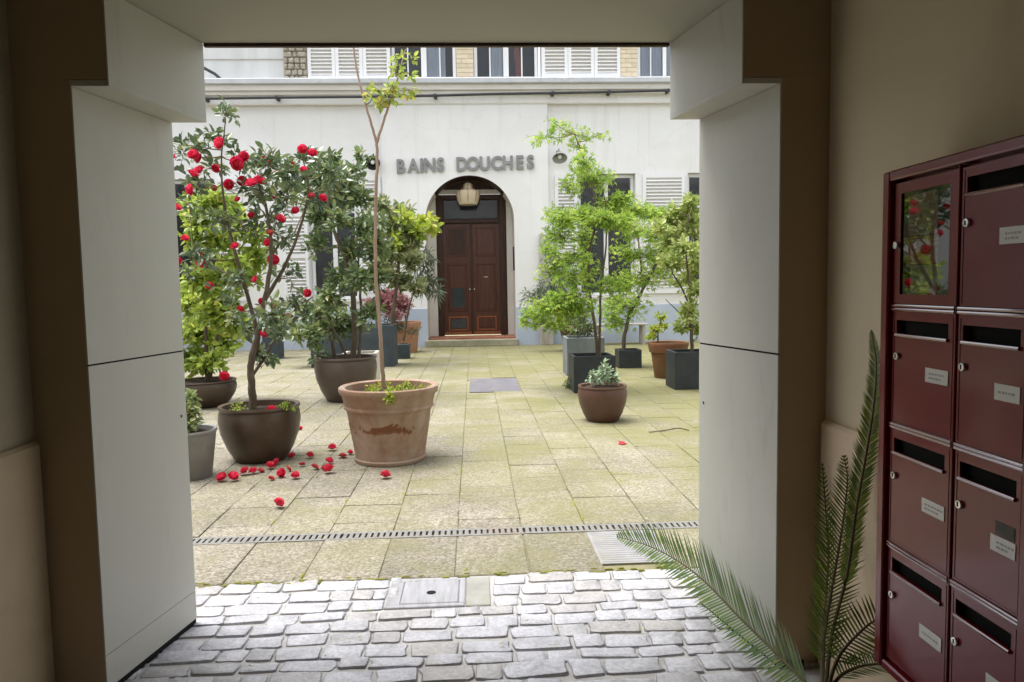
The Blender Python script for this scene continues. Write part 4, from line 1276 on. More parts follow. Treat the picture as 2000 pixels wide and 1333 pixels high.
fl = [(-1.839, 5.8031, 2.4313, 13), (-2.0758, 5.8931, 2.3609, 12), (-2.0618, 5.9831, 2.3524, 11), (-2.1622, 6.0731, 2.2444, 12), (-2.1207, 6.1631, 2.2772, 14), (-2.0634, 5.8031, 2.1013, 12), (-1.7697, 5.8931, 2.3001, 15), (-1.7277, 5.9831, 2.3652, 12), (-1.8746, 6.0731, 2.1733, 12), (-1.8161, 6.1631, 2.209, 12), (-1.6272, 5.8031, 2.1273, 13), (-1.6047, 5.8931, 2.1661, 12), (-1.5412, 5.9831, 2.3003, 10), (-1.4994, 6.0731, 2.2337, 11), (-1.3262, 6.1631, 2.4487, 11), (-1.1768, 5.8031, 2.3532, 10), (-1.5776, 5.8931, 2.3488, 7), (-2.2761, 5.9831, 2.3621, 9), (-1.5298, 6.0731, 2.0769, 9), (-1.5355, 6.1631, 1.8986, 13), (-1.515, 5.8031, 1.7744, 8), (-1.5494, 5.8931, 1.7062, 9), (-1.2329, 5.9831, 2.067, 8), (-1.1672, 6.0731, 2.0566, 9), (-1.8021, 6.1631, 1.8733, 8), (-1.7695, 5.8031, 1.6732, 9), (-1.3363, 5.8931, 1.9398, 9), (-2.2598, 5.9831, 1.9798, 10), (-1.5661, 6.0731, 1.5739, 13), (-2.158, 6.1631, 1.5696, 13), (-2.0405, 5.8031, 1.6191, 8), (-2.2413, 5.8931, 1.5786, 10), (-1.6543, 5.9831, 0.9972, 9), (-1.6638, 6.0731, 1.264, 9), (-1.4918, 6.1631, 1.125, 9), (-1.2496, 5.8031, 1.3206, 9), (-1.931, 5.8931, 0.6908, 11), (-1.789, 5.9831, 2.0416, 7), (-1.9916, 6.0731, 2.1464, 7), (-1.4927, 6.1631, 2.1525, 8), (-1.6259, 5.8031, 1.4253, 8), (-1.7864, 5.8931, 1.2019, 8), (-1.5452, 5.9831, 1.2148, 8), (-2.0666, 6.0731, 1.386, 9), (-2.2747, 6.1631, 1.7607, 9), (-1.2469, 5.8031, 2.2272, 9), (-1.3616, 5.8931, 2.3002, 8), (-1.9554, 5.9831, 2.2806, 9), (-1.7208, 6.0731, 1.9297, 8)]
rf = random.Random(9)
for x, y, z, s in fl:
    sc = s * 5.9 / 1450
    link('flower', rf.choice(BLOOM) if s > 8 else rf.choice(BLOOM_OLD + BLOOM[:2]), cam_t, (x, y - .12, z), (R(rf.uniform(30, 105)), R(rf.uniform(-35, 35)), rf.uniform(-.8, .8)), (sc * .92, sc * .92, sc * .88))
x, y, z = (-1.61, 5.8831, 0.4451)
link('flower', BLOOM[1], cam_t, (x, y, Pc[3] * .90), (R(15), 0, 1), (.045, .045, .04))
# sprouts at the pot's edge
for k, spot in enumerate(((Pc[0] + .24, Pc[1] - .14, Pc[3] * .96, .07, .06, 34), (Pc[0] - .16, Pc[1] - .05, Pc[3] * .94, .09, .05, 30))):
    grow(cam_t, [], [spot], M['leaf_lime'], M['bark'], .035, .6, 'oval', 12 + k, 4, connect=False, crown_name='weed')

# ------------------------------------------------------------------ crape myrtle in big terracotta pot
Pt = (-0.6827, 5.8307, 0.386, 0.592)
ter_t = pot_thing('potted_crape_myrtle', 'slim bare-stemmed young tree in large weathered terracotta pot', 'potted plant', *Pt, TERRA, M['terracotta'], .90, seg=56, seed=2)
trunks = [
    ([(-0.7208, 5.8307, 0.52), (-0.7282, 5.8307, 0.803), (-0.7396, 5.8307, 1.0841), (-0.7548, 5.8307, 1.3632), (-0.7529, 5.8307, 1.6793), (-0.7393, 5.8307, 1.9927), (-0.7232, 5.8307, 2.265), (-0.7166, 5.8307, 2.4776)], .0165, .011),
    ([(-0.7172, 5.8307, 2.4583), (-0.7539, 5.8459, 2.5966), (-0.7978, 5.8611, 2.7543), (-0.8411, 5.8763, 2.9313), (-0.8694, 5.8915, 3.089), (-0.883, 5.9067, 3.2239), (-0.9028, 5.9219, 3.4049)], .011, .005),
    ([(-0.7172, 5.8307, 2.4583), (-0.6669, 5.8394, 2.6139), (-0.6171, 5.8482, 2.7503), (-0.584, 5.8569, 2.8484), (-0.5422, 5.8656, 2.9734), (-0.5085, 5.8744, 3.0908), (-0.4835, 5.8831, 3.1777)], .011, .004),
]
cl = [(-0.6912, 5.7783, 2.8363, 0.0956, 0.0558, 16), (-0.6156, 5.8395, 2.7674, 0.0967, 0.0564, 18), (-0.6705, 5.8047, 2.7402, 0.1041, 0.048, 14), (-0.5377, 5.8515, 2.8084, 0.0969, 0.0404, 12), (-0.4584, 5.8558, 2.8668, 0.0485, 0.0404, 6), (-0.7264, 5.7438, 2.79, 0.0555, 0.0396, 8), (-0.5779, 5.7333, 2.8619, 0.0712, 0.0633, 12), (-0.6515, 5.8982, 2.8399, 0.122, 0.0732, 12), (-0.542, 5.7826, 2.958, 0.0718, 0.0399, 12), (-0.5164, 5.7776, 3.032, 0.0717, 0.0717, 12), (-0.5752, 5.9298, 3.1461, 0.0327, 0.0409, 5), (-0.4416, 5.8248, 3.0988, 0.0482, 0.0321, 8), (-0.4585, 5.898, 2.9937, 0.0407, 0.0325, 6)]
grow(ter_t, trunks, cl, M['leaf_myrtle'], M['bark_pale'], .056, .55, 'oval', 6, 4, .15, .35, .0022, .005, dens=1.3)
we = []
for k in range(16):
    a = rf.uniform(0, 6.28); q = rf.uniform(.1, .8) * Pt[2]
    we.append((Pt[0] + q * math.cos(a) + .08, Pt[1] + q * math.sin(a), Pt[3] * .93, .06, .04, 16))
we.append((Pt[0] + .05, Pt[1] - Pt[2] * .95, Pt[3] * .93, .04, .07, 18))
we.append((Pt[0] + .06, Pt[1] - Pt[2] * 1.0, Pt[3] * .87, .03, .04, 10))
grow(ter_t, [], we, M['leaf_gold'], M['bark'], .030, .6, 'oval', 13, 4, connect=False, crown_name='weeds')

# ------------------------------------------------------------------ lime shrub in dark pot, behind the camellia
Pd = (-3.1952, 8.8754, 0.3611, 0.3093)
lim_t = pot_thing('potted_lime_shrub', 'bushy lime green shrub in dark pot behind the camellia', 'potted plant', *Pd, BELLY, M['glazed'], .9, seed=3)
trunks = [([(-3.1605, 8.8754, 0.2903), (-3.1409, 8.8388, 0.687), (-3.1346, 8.8023, 1.1674), (-3.1166, 8.7657, 1.6397), (-3.0501, 8.7291, 2.1616)], .03, .008), ([(-3.1295, 8.8754, 0.3199), (-3.039, 8.9362, 0.7984), (-2.9478, 8.997, 1.2801), (-2.8559, 9.0578, 1.765)], .022, .008)]
cl = [(-3.1819, 8.7168, 2.3066, 0.1563, 0.1563, 60), (-2.871, 8.5612, 2.3148, 0.2007, 0.1653, 80), (-2.8792, 9.0112, 2.2443, 0.174, 0.1616, 60), (-3.0252, 8.4906, 2.0838, 0.1991, 0.1522, 70), (-2.6482, 8.9077, 2.0535, 0.1843, 0.1229, 46), (-2.488, 8.7545, 2.0106, 0.1328, 0.0966, 30), (-2.8053, 8.4776, 1.9104, 0.1754, 0.1286, 44), (-2.5356, 8.8821, 1.7529, 0.2083, 0.1593, 60), (-2.6416, 8.4591, 1.6804, 0.1984, 0.14, 56), (-2.6438, 8.8157, 1.5149, 0.2067, 0.1216, 56), (-3.0883, 8.4883, 1.9151, 0.1522, 0.1288, 40), (-3.0609, 8.507, 1.4605, 0.2347, 0.1525, 80), (-2.8777, 8.8075, 1.4595, 0.243, 0.1579, 80), (-3.4352, 9.1696, 1.1629, 0.1897, 0.215, 70), (-2.9182, 8.5368, 1.1128, 0.259, 0.1766, 100), (-2.7534, 8.6263, 0.9896, 0.2142, 0.1785, 80), (-3.2934, 8.9901, 0.861, 0.248, 0.1984, 100), (-3.126, 9.2783, 0.7451, 0.256, 0.192, 90), (-3.3508, 8.9448, 0.5609, 0.1851, 0.1604, 60), (-3.0576, 8.7824, 0.5401, 0.2059, 0.1333, 70), (-2.8796, 9.304, 0.8963, 0.154, 0.1283, 40), (-2.7756, 8.4673, 1.2556, 0.1985, 0.1401, 50)]
grow(lim_t, trunks, cl, M['leaf_lime'], M['bark'], .098, .58, 'oval', 14, 5, .12, .4, .003, .006, dens=3.2, spread=1.25)

# ------------------------------------------------------------------ zinc pot at the left gate post
Pz = (-2.0979, 5.4463, 0.2028, 0.3552)
zin_t = pot_thing('potted_herb', 'grey zinc pot with small green plant half hidden behind left gate post', 'potted plant', *Pz, CONE, M['zinc_pot'], .9, seed=4)
grow(zin_t, [], [(-2.112, 5.501, 0.4892, 0.0986, 0.0911, 60), (-2.1867, 5.5, 0.5291, 0.0986, 0.1138, 60), (-2.0373, 5.3931, 0.5979, 0.0446, 0.0521, 24)] + [(Pz[0], Pz[1], Pz[3] + .04, .12, .06, 60)], M['leaf_dark'], M['bark'], .05, .6, 'oval', 15, 5, connect=False, tone_bias=.15)

# ------------------------------------------------------------------ dark evergreen in taupe pot
Pb = (-1.5697, 9.0683, 0.3752, 0.5341)
bro_t = pot_thing('potted_evergreen', 'dark green small-leaved evergreen in taupe glazed pot behind the terracotta pot', 'potted plant', *Pb, BELLY, M['glazed2'], .9, seed=5)
trunks = [([(-1.4792, 9.0683, 0.4758), (-1.4523, 9.0474, 0.8195), (-1.4449, 9.0266, 1.1293), (-1.4669, 9.0057, 1.4673), (-1.555, 8.9848, 1.8026), (-1.6501, 8.9639, 2.0743), (-1.6868, 8.943, 2.2826), (-1.6884, 8.9221, 2.4591)], .040, .012),
          ([(-1.4176, 9.0683, 0.4744), (-1.3744, 9.1139, 0.8763), (-1.3816, 9.1595, 1.2494), (-1.4012, 9.2051, 1.6242), (-1.3712, 9.2508, 1.9997)], .022, .008), ([(-1.5408, 9.0683, 0.4772), (-1.6446, 9.0159, 0.7636), (-1.7476, 8.9635, 1.0146)], .018, .008), ([(-1.6946, 9.0683, 0.4807), (-1.7199, 9.0155, 0.7034), (-1.7518, 8.9628, 0.8922)], .026, .010)]
cl = [(-1.9707, 9.1667, 2.7052, 0.2149, 0.177, 70), (-1.7461, 9.2618, 2.6861, 0.2427, 0.1916, 90), (-1.5087, 9.3045, 2.6155, 0.2182, 0.1668, 70), (-1.4065, 9.4223, 2.4856, 0.1949, 0.156, 50), (-1.6917, 9.2603, 2.4696, 0.2555, 0.1788, 90), (-1.9588, 9.4062, 2.4273, 0.1946, 0.1687, 50), (-1.3451, 8.6915, 2.7164, 0.1199, 0.0719, 18), (-1.696, 9.0408, 2.8938, 0.1621, 0.0998, 24), (-1.3391, 9.423, 3.0178, 0.091, 0.104, 12), (-1.8415, 9.1875, 2.1866, 0.1901, 0.1521, 50), (-1.9247, 9.3891, 1.8907, 0.1684, 0.1684, 40), (-1.5508, 8.7589, 2.145, 0.1812, 0.1329, 46), (-1.3305, 9.0436, 2.1066, 0.1871, 0.1622, 60), (-1.1627, 8.8656, 1.851, 0.2079, 0.2079, 80), (-1.441, 9.1033, 1.8066, 0.1883, 0.1632, 50), (-1.6393, 9.1275, 1.5024, 0.1763, 0.1637, 44), (-1.3259, 8.6788, 1.4615, 0.2035, 0.1676, 64), (-1.1707, 8.8417, 1.4906, 0.1707, 0.1707, 60), (-1.7251, 8.8919, 1.2593, 0.2085, 0.1472, 54), (-1.9573, 9.4014, 1.0647, 0.1945, 0.1556, 60), (-1.7513, 9.2809, 0.8747, 0.2176, 0.1536, 80), (-1.9004, 8.796, 0.8142, 0.1335, 0.1213, 36), (-1.5022, 9.3061, 0.932, 0.1925, 0.1669, 54), (-1.2052, 8.7794, 1.0716, 0.1453, 0.1453, 40), (-1.8948, 9.1623, 0.5703, 0.1137, 0.0885, 16), (-1.0838, 8.7697, 2.081, 0.121, 0.1452, 30)]
grow(bro_t, trunks, cl, M['leaf_dark'], M['bark'], .098, .44, 'oval', 16, 6, .12, .4, .0035, .008, dens=3.0, spread=1.2)

# cream planter peeping out behind it
crm = box_planter('square_planter', 'cream square planter mostly hidden behind the taupe pot', 'planter', -1.7095, -1.2716, 9.55, 9.95, 0.5216, M['cream_pot'])

# ------------------------------------------------------------------ slate boxes along the left wall
bx = box_planter('square_planter', 'long slate blue planter box with leafy shrub left of the terracotta pot', 'planter', -2.8242, -2.1146, 12.9, 13.6, 0.6453, M['slate_box'])
grow(bx, [], [(-2.9886, 13.0428, 0.6927, 0.3238, 0.1619, 50), (-2.7635, 13.2265, 0.6781, 0.2737, 0.2007, 60), (-2.4714, 13.122, 0.8124, 0.3077, 0.1991, 60), (-2.9395, 13.2624, 0.9509, 0.2744, 0.1829, 40), (-2.5819, 13.2754, 1.0341, 0.2747, 0.238, 50), (-3.1004, 12.9393, 0.5682, 0.232, 0.0892, 26)], M['leaf_dark'], M['bark'], .16, .35, 'oval', 17, 5, connect=False, tone_bias=.2)
bx2 = box_planter('square_planter', 'slate blue planter with pale variegated shrub left of the arch', 'planter', -2.0736, -1.3884, 12.75, 13.4, 0.7171, M['slate_box'])
trunks = [([(-1.4504, 13.1, 0.6584), (-1.3686, 13.0634, 1.1956), (-1.2965, 13.0269, 1.7271), (-1.348, 12.9903, 2.2543), (-1.4213, 12.9537, 2.6015)], .04, .012), ([(-1.7177, 13.1, 0.6638), (-1.6505, 13.1912, 1.199), (-1.7531, 13.2824, 1.7414)], .03, .012)]
cl = [(-1.4949, 12.8814, 2.7683, 0.231, 0.1244, 40), (-1.251, 13.4698, 2.6485, 0.2787, 0.2044, 60), (-1.3233, 12.8011, 2.4136, 0.3002, 0.2295, 90), (-1.6433, 13.2639, 2.3217, 0.2378, 0.2378, 60), (-1.0228, 12.7681, 2.2346, 0.2642, 0.2289, 80), (-1.3023, 12.898, 1.9859, 0.3202, 0.2135, 100), (-1.1396, 13.4993, 1.8291, 0.2793, 0.2234, 70), (-1.568, 12.8675, 1.727, 0.2662, 0.2307, 70), (-1.3484, 13.2135, 1.5085, 0.3098, 0.2369, 90), (-1.0265, 13.0673, 1.3679, 0.2343, 0.1802, 50), (-1.6889, 13.0625, 0.5756, 0.1802, 0.0901, 20)]
grow(bx2, trunks, cl, M['leaf_pale'], M['bark'], .14, .44, 'oval', 18, 6, .15, .4, .005, .012, dens=3.0)
grow(bx2, [], [(-1.1395, 12.718, 2.5328, 0.2105, 0.1579, 30), (-0.8823, 12.9387, 2.4452, 0.1428, 0.1071, 22), (-0.6913, 12.6879, 2.4987, 0.0875, 0.1225, 16), (-0.6773, 12.8614, 2.41, 0.1242, 0.071, 14), (-0.9285, 12.6756, 2.2698, 0.1574, 0.1049, 18), (-1.2799, 12.7242, 2.1493, 0.158, 0.1404, 18)], M['leaf_gold'], M['bark'], .15, .5, 'oval', 19, 5, connect=False, crown_name='young_leaves')
bx3 = box_planter('square_planter', 'narrow slate blue planter close to the left wall', 'planter', -4.1348, -3.8346, 14.65, 15.1, 0.6217, M['slate_box'])
grow(bx3, [], [(-3.9301, 14.7952, 0.7665, 0.2041, 0.2041, 50), (-3.8027, 14.9177, 1.012, 0.2058, 0.1852, 30)], M['leaf_dark'], M['bark'], .14, .4, 'oval', 20, 5, connect=False)

P3 = (-1.4075, 15.6313, 0.2911, 0.6471)
mp = pot_thing('potted_red_maple', 'small pink red maple in orange terracotta pot beside the arch', 'potted plant', *P3, TERRA_S, M['terracotta3'], .9, seed=6)
trunks = [([(-1.4111, 15.6313, 0.5183), (-1.4531, 15.607, 0.8419), (-1.6038, 15.5826, 1.0589), (-1.8095, 15.5582, 1.1694)], .03, .01)]
grow(mp, trunks, [(-1.8554, 15.4741, 1.0658, 0.3202, 0.1707, 120), (-2.0406, 15.6579, 0.9371, 0.2808, 0.1512, 90), (-1.6002, 15.5533, 1.0807, 0.2789, 0.1716, 90), (-1.7714, 15.6937, 1.1883, 0.2814, 0.1299, 80), (-1.4594, 15.7068, 0.9462, 0.2166, 0.195, 60), (-2.1048, 15.3707, 1.0305, 0.1908, 0.106, 40), (-1.637, 15.3392, 0.8546, 0.2539, 0.1481, 50)], M['leaf_pink'], M['bark'], .13, .3, 'maple', 21, 5, .25, .5, .004, .01)
grow(mp, [], [(-1.5456, 15.3789, 0.5349, 0.2758, 0.1697, 60), (-1.2899, 15.4402, 0.4733, 0.1917, 0.1491, 36), (-1.7534, 15.4053, 0.6963, 0.2125, 0.1275, 30)], M['leaf_grey'], M['bark'], .09, .3, 'oval', 22, 5, connect=False, crown_name='trailing_leaves')
# feathery bamboo-like shrub leaning in front of the arch
fe = box_planter('square_planter', 'low slate planter with feathery grey green shrub left of the arch', 'planter', -1.4799, -1.2469, 14.1, 14.4, .28, M['slate_box'])
grow(fe, [([(-1.3613, 14.25, 0.3481), (-1.2777, 14.2134, 0.7889), (-1.1356, 14.1769, 1.273), (-0.9588, 14.1403, 1.6559), (-0.8075, 14.1037, 1.8446)], .025, .008)], [(-1.0012, 14.0952, 1.7515, 0.2139, 0.2527, 40), (-0.8421, 14.2177, 1.5102, 0.1765, 0.2745, 50), (-0.7283, 14.148, 1.266, 0.0976, 0.1756, 24), (-0.9733, 14.2416, 1.367, 0.1964, 0.1964, 30), (-0.8631, 14.2503, 1.8989, 0.2162, 0.1376, 30), (-1.0388, 14.0262, 1.9408, 0.1741, 0.1741, 24)], M['leaf_grey'], M['bark'], .20, .16, 'strap', 23, 8, .35, .3, .004, .008)

# ------------------------------------------------------------------ right-hand group
Pr = (1.2527, 7.2449, 0.2423, 0.3571)
rnd = pot_thing('potted_silver_plant', 'round chestnut glazed pot with small silvery plant in front of the maples', 'potted plant', *Pr, BELLY, M['glazed3'], .92, seed=7)
grow(rnd, [], [(1.1372, 7.2029, 0.4517, 0.0695, 0.0497, 16), (1.273, 7.2519, 0.4935, 0.08, 0.08, 26), (1.3287, 7.2241, 0.4293, 0.0797, 0.0498, 20), (1.2228, 7.2615, 0.4068, 0.1202, 0.0401, 26), (1.377, 7.265, 0.3873, 0.0501, 0.0401, 8), (1.2349, 7.1753, 0.5687, 0.0396, 0.0495, 8)], M['leaf_silver'], M['bark'], .055, .45, 'oval', 24, 5, connect=False)

sq = box_planter('square_planter', 'anthracite square planter with tall green maple behind the round pot', 'planter', 1.2204, 1.7452, 9.12, 9.62, 0.4607, M['anthracite'])
trunks = [([(1.5551, 9.3, 0.3841), (1.5227, 9.2817, 0.7436), (1.4773, 9.2634, 1.0678), (1.4385, 9.2452, 1.3568), (1.4525, 9.2269, 1.7692), (1.5362, 9.2086, 2.145), (1.4921, 9.1903, 2.5188), (1.379, 9.172, 2.8893), (1.2663, 9.1537, 3.182)], .024, .006),
          ([(1.5747, 9.3, 0.3836), (1.5787, 9.2635, 0.8082), (1.5898, 9.227, 1.3223), (1.6449, 9.1906, 1.7646), (1.6483, 9.1541, 2.2012), (1.6064, 9.1176, 2.5082)], .018, .006)]
cl = [(1.0834, 9.4032, 3.3403, 0.1556, 0.0648, 15), (0.9437, 9.5031, 3.2165, 0.1704, 0.0655, 15), (1.21, 9.548, 3.2873, 0.1449, 0.0658, 14), (1.4574, 9.6717, 3.2849, 0.1467, 0.06, 11), (1.6406, 9.5015, 3.2493, 0.1179, 0.0393, 7), (1.3536, 9.6548, 3.1139, 0.1065, 0.0799, 12), (1.3385, 8.9044, 2.8144, 0.1228, 0.1105, 34), (1.4556, 9.2711, 2.6865, 0.1918, 0.1407, 64), (1.2839, 9.6724, 2.6159, 0.1334, 0.0934, 28), (1.6746, 9.4251, 2.6748, 0.117, 0.104, 22), (1.0097, 9.6368, 2.2879, 0.0798, 0.0532, 10), (1.0938, 8.9751, 2.1301, 0.1857, 0.0867, 64), (1.3231, 9.274, 2.2167, 0.2047, 0.0895, 70), (1.4848, 9.0871, 2.1659, 0.188, 0.0877, 56), (1.721, 9.3368, 2.3449, 0.2061, 0.0773, 56), (1.8885, 9.3621, 2.4094, 0.1808, 0.0775, 44), (1.6066, 8.891, 2.116, 0.184, 0.0736, 60), (1.8262, 9.0621, 2.0974, 0.1875, 0.075, 50), (1.0456, 9.1148, 1.9568, 0.1509, 0.1006, 44), (1.0044, 9.6497, 1.7961, 0.1331, 0.1198, 34), (1.1542, 9.5232, 1.6573, 0.1708, 0.1182, 50), (1.2807, 9.0141, 1.6998, 0.1616, 0.1368, 44), (1.0235, 9.5496, 1.5292, 0.1581, 0.1054, 40), (1.1814, 8.9966, 1.4224, 0.1613, 0.0993, 40), (1.464, 9.3987, 1.5189, 0.1556, 0.1037, 30), (1.1463, 8.9864, 1.2059, 0.2107, 0.0992, 80), (0.9157, 8.8815, 1.1195, 0.2083, 0.098, 80), (0.8223, 9.612, 0.9708, 0.1856, 0.0928, 60), (1.0584, 9.0559, 1.0187, 0.1874, 0.0999, 70), (1.2806, 9.061, 1.077, 0.1625, 0.1, 50), (0.6941, 9.7052, 0.869, 0.1071, 0.0535, 20), (1.0544, 9.6128, 0.833, 0.1724, 0.0663, 40), (1.6739, 9.123, 1.3208, 0.151, 0.1007, 34), (1.4464, 9.6876, 1.9903, 0.1737, 0.1069, 36)]
grow(sq, trunks, cl, M['leaf_maple'], M['bark'], .086, .3, 'maple', 25, 4, .25, .6, .0025, .006, dens=3.2, spread=1.55)

sm = box_planter('square_planter', 'small anthracite planter with leaning maple trunk in right corner', 'planter', 2.2957, 2.6607, 11.7, 12.06, 0.2954, M['anthracite'])
trunks = [([(2.3823, 11.85, 0.1518), (2.4131, 11.8256, 0.5263), (2.5099, 11.8012, 0.8965), (2.7051, 11.7769, 1.262), (2.9156, 11.7525, 1.6653), (3.0586, 11.7281, 2.0263), (3.1512, 11.7037, 2.345)], .036, .012), ([(2.7219, 11.85, 1.2615), (2.7054, 11.9868, 1.7998), (2.6959, 12.1236, 2.222)], .02, .008)]
cl = [(2.9254, 12.1933, 2.5164, 0.2859, 0.0757, 70), (3.231, 12.222, 2.4903, 0.2192, 0.0759, 50), (2.6031, 11.885, 2.5305, 0.2459, 0.0984, 60), (2.5118, 11.6616, 2.1899, 0.2413, 0.1287, 50), (2.8137, 11.4005, 2.1271, 0.2516, 0.1258, 60), (2.5119, 12.0628, 1.8474, 0.2329, 0.1497, 50), (2.8037, 11.8703, 1.7935, 0.262, 0.1474, 60), (2.4442, 12.1597, 1.3915, 0.218, 0.1174, 50), (2.6554, 11.7732, 1.426, 0.2598, 0.1299, 60), (2.3162, 12.1701, 1.0566, 0.2182, 0.1511, 50), (2.4666, 11.6727, 0.983, 0.2254, 0.161, 60), (3.0953, 12.2019, 1.5497, 0.2188, 0.1515, 44), (2.3913, 12.1298, 0.7185, 0.2008, 0.1171, 36), (3.0807, 11.814, 1.8685, 0.1792, 0.1467, 36), (2.1869, 11.9383, 0.8565, 0.1482, 0.0988, 26)]
grow(sm, trunks, cl, M['leaf_maple'], M['bark'], .098, .3, 'maple', 26, 4, .25, .6, .0025, .007, tone_bias=.05, dens=3.8, spread=1.75)

gy = box_planter('square_planter', 'tall weathered grey planter behind the anthracite one', 'planter', 1.3567, 1.915, 10.85, 11.4, 0.5683, M['grey_box'])
grow(gy, [([(1.5628, 11.1, 0.4599), (1.5294, 11.0634, 0.7101), (1.4649, 11.0269, 0.9049)], .014, .006), ([(1.6794, 11.1, 0.4574), (1.7278, 11.1456, 0.7016), (1.7989, 11.1912, 0.8533)], .014, .006)], [(1.5123, 10.9952, 0.7142, 0.1668, 0.1062, 40), (1.723, 11.1177, 0.6645, 0.1687, 0.092, 40), (1.5982, 11.048, 0.8478, 0.1676, 0.0914, 30)], M['leaf_dark'], M['bark'], .085, .4, 'oval', 27, 5)

Pv = (2.0119, 15.0766, 0.3223, 0.6052)
ta = pot_thing('potted_conifer', 'tall dark tapered pot with drooping grey conifer near the pipe casing', 'potted plant', *Pv, VASE, M['glazed'], .93, seed=8)
grow(ta, [([(1.9999, 15.0766, 0.4797), (1.9382, 15.0401, 1.0045), (1.7606, 15.0035, 1.371)], .03, .01)], [(1.6466, 14.9194, 1.3213, 0.3293, 0.1235, 60), (1.3514, 15.1032, 1.2224, 0.2916, 0.1458, 56), (1.132, 14.9986, 1.072, 0.1655, 0.1862, 30), (1.8829, 15.139, 1.4736, 0.2715, 0.1253, 40), (2.0436, 15.1521, 1.5754, 0.2717, 0.0627, 40), (1.4825, 14.816, 1.4261, 0.2657, 0.1022, 36), (1.8835, 14.7845, 0.9085, 0.2243, 0.2243, 50), (2.1583, 15.2791, 0.7838, 0.2318, 0.2107, 40)], M['leaf_grey'], M['bark'], .20, .13, 'strap', 28, 9, .45, .3, .004, .01)

P2 = (2.7711, 10.4947, 0.2895, 0.5102)
t2 = pot_thing('potted_yellow_shrub', 'red brown terracotta pot with small yellow green shrub at the right', 'potted plant', *P2, TERRA_S, M['terracotta2'], .92, seed=9)
grow(t2, [([(2.6224, 10.4947, 0.4986), (2.6258, 10.4765, 0.6835), (2.666, 10.4582, 0.8666)], .012, .005)], [(2.573, 10.4423, 0.6866, 0.1296, 0.1152, 60), (2.7145, 10.5036, 0.7537, 0.0869, 0.058, 24), (2.654, 10.4687, 0.881, 0.1155, 0.0505, 26), (2.5312, 10.5155, 0.5875, 0.087, 0.0725, 26)], M['leaf_gold'], M['bark'], .055, .5, 'oval', 29, 5)

bk = box_planter('square_planter', 'tall anthracite planter with pinkish yellow shrub beside right gate post', 'planter', 2.5136, 2.9859, 9.2, 9.65, 0.4787, M['anthracite'])
trunks = [([(2.7957, 9.4, 0.4124), (2.7735, 9.3707, 0.7781), (2.7515, 9.3415, 1.1068), (2.7164, 9.3122, 1.432), (2.6817, 9.283, 1.8176), (2.7057, 9.2537, 2.1975)], .024, .008), ([(2.7687, 9.4, 1.0397), (2.6662, 9.4608, 1.3035), (2.5627, 9.5216, 1.5035), (2.5524, 9.5824, 1.7036)], .014, .006), ([(2.7688, 9.4, 0.7765), (2.6302, 9.4524, 0.9749), (2.4772, 9.5048, 1.1416)], .010, .005)]
cl = [(2.8141, 9.5106, 2.3834, 0.1705, 0.0918, 40), (2.7109, 9.6176, 2.265, 0.199, 0.1061, 60), (2.5889, 9.6657, 2.1719, 0.16, 0.0933, 44), (2.9337, 9.7982, 2.1792, 0.1757, 0.1216, 54), (2.7779, 9.6159, 2.033, 0.2122, 0.1194, 70), (2.5849, 9.7801, 1.9134, 0.1754, 0.1214, 50), (2.593, 8.9761, 1.7711, 0.1857, 0.1238, 64), (2.5746, 9.3691, 1.6298, 0.1938, 0.1163, 60), (2.9344, 9.799, 1.571, 0.1757, 0.1352, 54), (2.4859, 9.5341, 1.6368, 0.1447, 0.1052, 36), (2.7852, 9.7608, 1.3693, 0.175, 0.1212, 44), (2.743, 9.0519, 1.2392, 0.1373, 0.1373, 44), (3.0047, 9.3722, 1.8177, 0.1939, 0.3878, 120), (2.6821, 9.1719, 0.9835, 0.1518, 0.1392, 50), (2.8944, 9.4394, 0.7718, 0.1302, 0.1432, 40), (2.6676, 9.4665, 0.7749, 0.1175, 0.0914, 26), (2.2747, 8.9618, 1.9908, 0.1236, 0.0865, 26)]
grow(bk, trunks, cl, M['leaf_olive'], M['bark'], .082, .5, 'oval', 30, 6, .12, .4, .003, .006, dens=3.6, spread=1.2)

# low wooden bench under the right window
bn0, bn1 = (2.6986, 16.3, 0.4663), (3.8439, 16.3, 0.375)
be = thing('wooden_bench', ((bn0[0] + bn1[0]) / 2, 16.4, 0), 'low weathered wooden bench under the right-hand window', 'bench')
for k in range(3):
    q = MB(); q.box((bn0[0], 16.25 + k * .14, bn0[2] - .035), (bn1[0], 16.375 + k * .14, bn0[2]), bevel=.005); q.build('seat_plank', M['cabinet'], be)
for x in (bn0[0] + .06, bn1[0] - .12):
    for yy in (16.28, 16.58):
        q = MB(); q.box((x, yy, 0), (x + .06, yy + .06, bn0[2] - .036)); q.build('leg', M['cabinet'], be)

# ------------------------------------------------------------------ fallen camellia flowers
FF = [(-1.8116, 5.2832, 0.0), (-1.7448, 5.2754, 0.0), (-1.6985, 5.4418, 0.0), (-1.6502, 5.4658, 0.0), (-1.6096, 5.5061, 0.0), (-1.5698, 5.5939, 0.0), (-1.5334, 5.7177, 0.0), (-1.4089, 5.349, 0.0), (-1.4128, 5.4976, 0.0), (-1.4678, 5.2568, 0.0), (-1.3049, 5.2797, 0.0), (-1.4715, 5.9138, 0.0), (-1.3428, 5.9152, 0.0), (-1.3377, 5.645, 0.0), (-1.2221, 5.5361, 0.0), (-1.1483, 5.7032, 0.0), (-1.0773, 5.4121, 0.0), (-1.1445, 5.5267, 0.0), (-1.2098, 6.1751, 0.0), (-1.0771, 5.8995, 0.0), (-1.0333, 6.002, 0.0), (-0.6526, 5.1889, 0.0), (-1.2448, 4.554, 0.0), (-1.6893, 7.124, 0.0)]
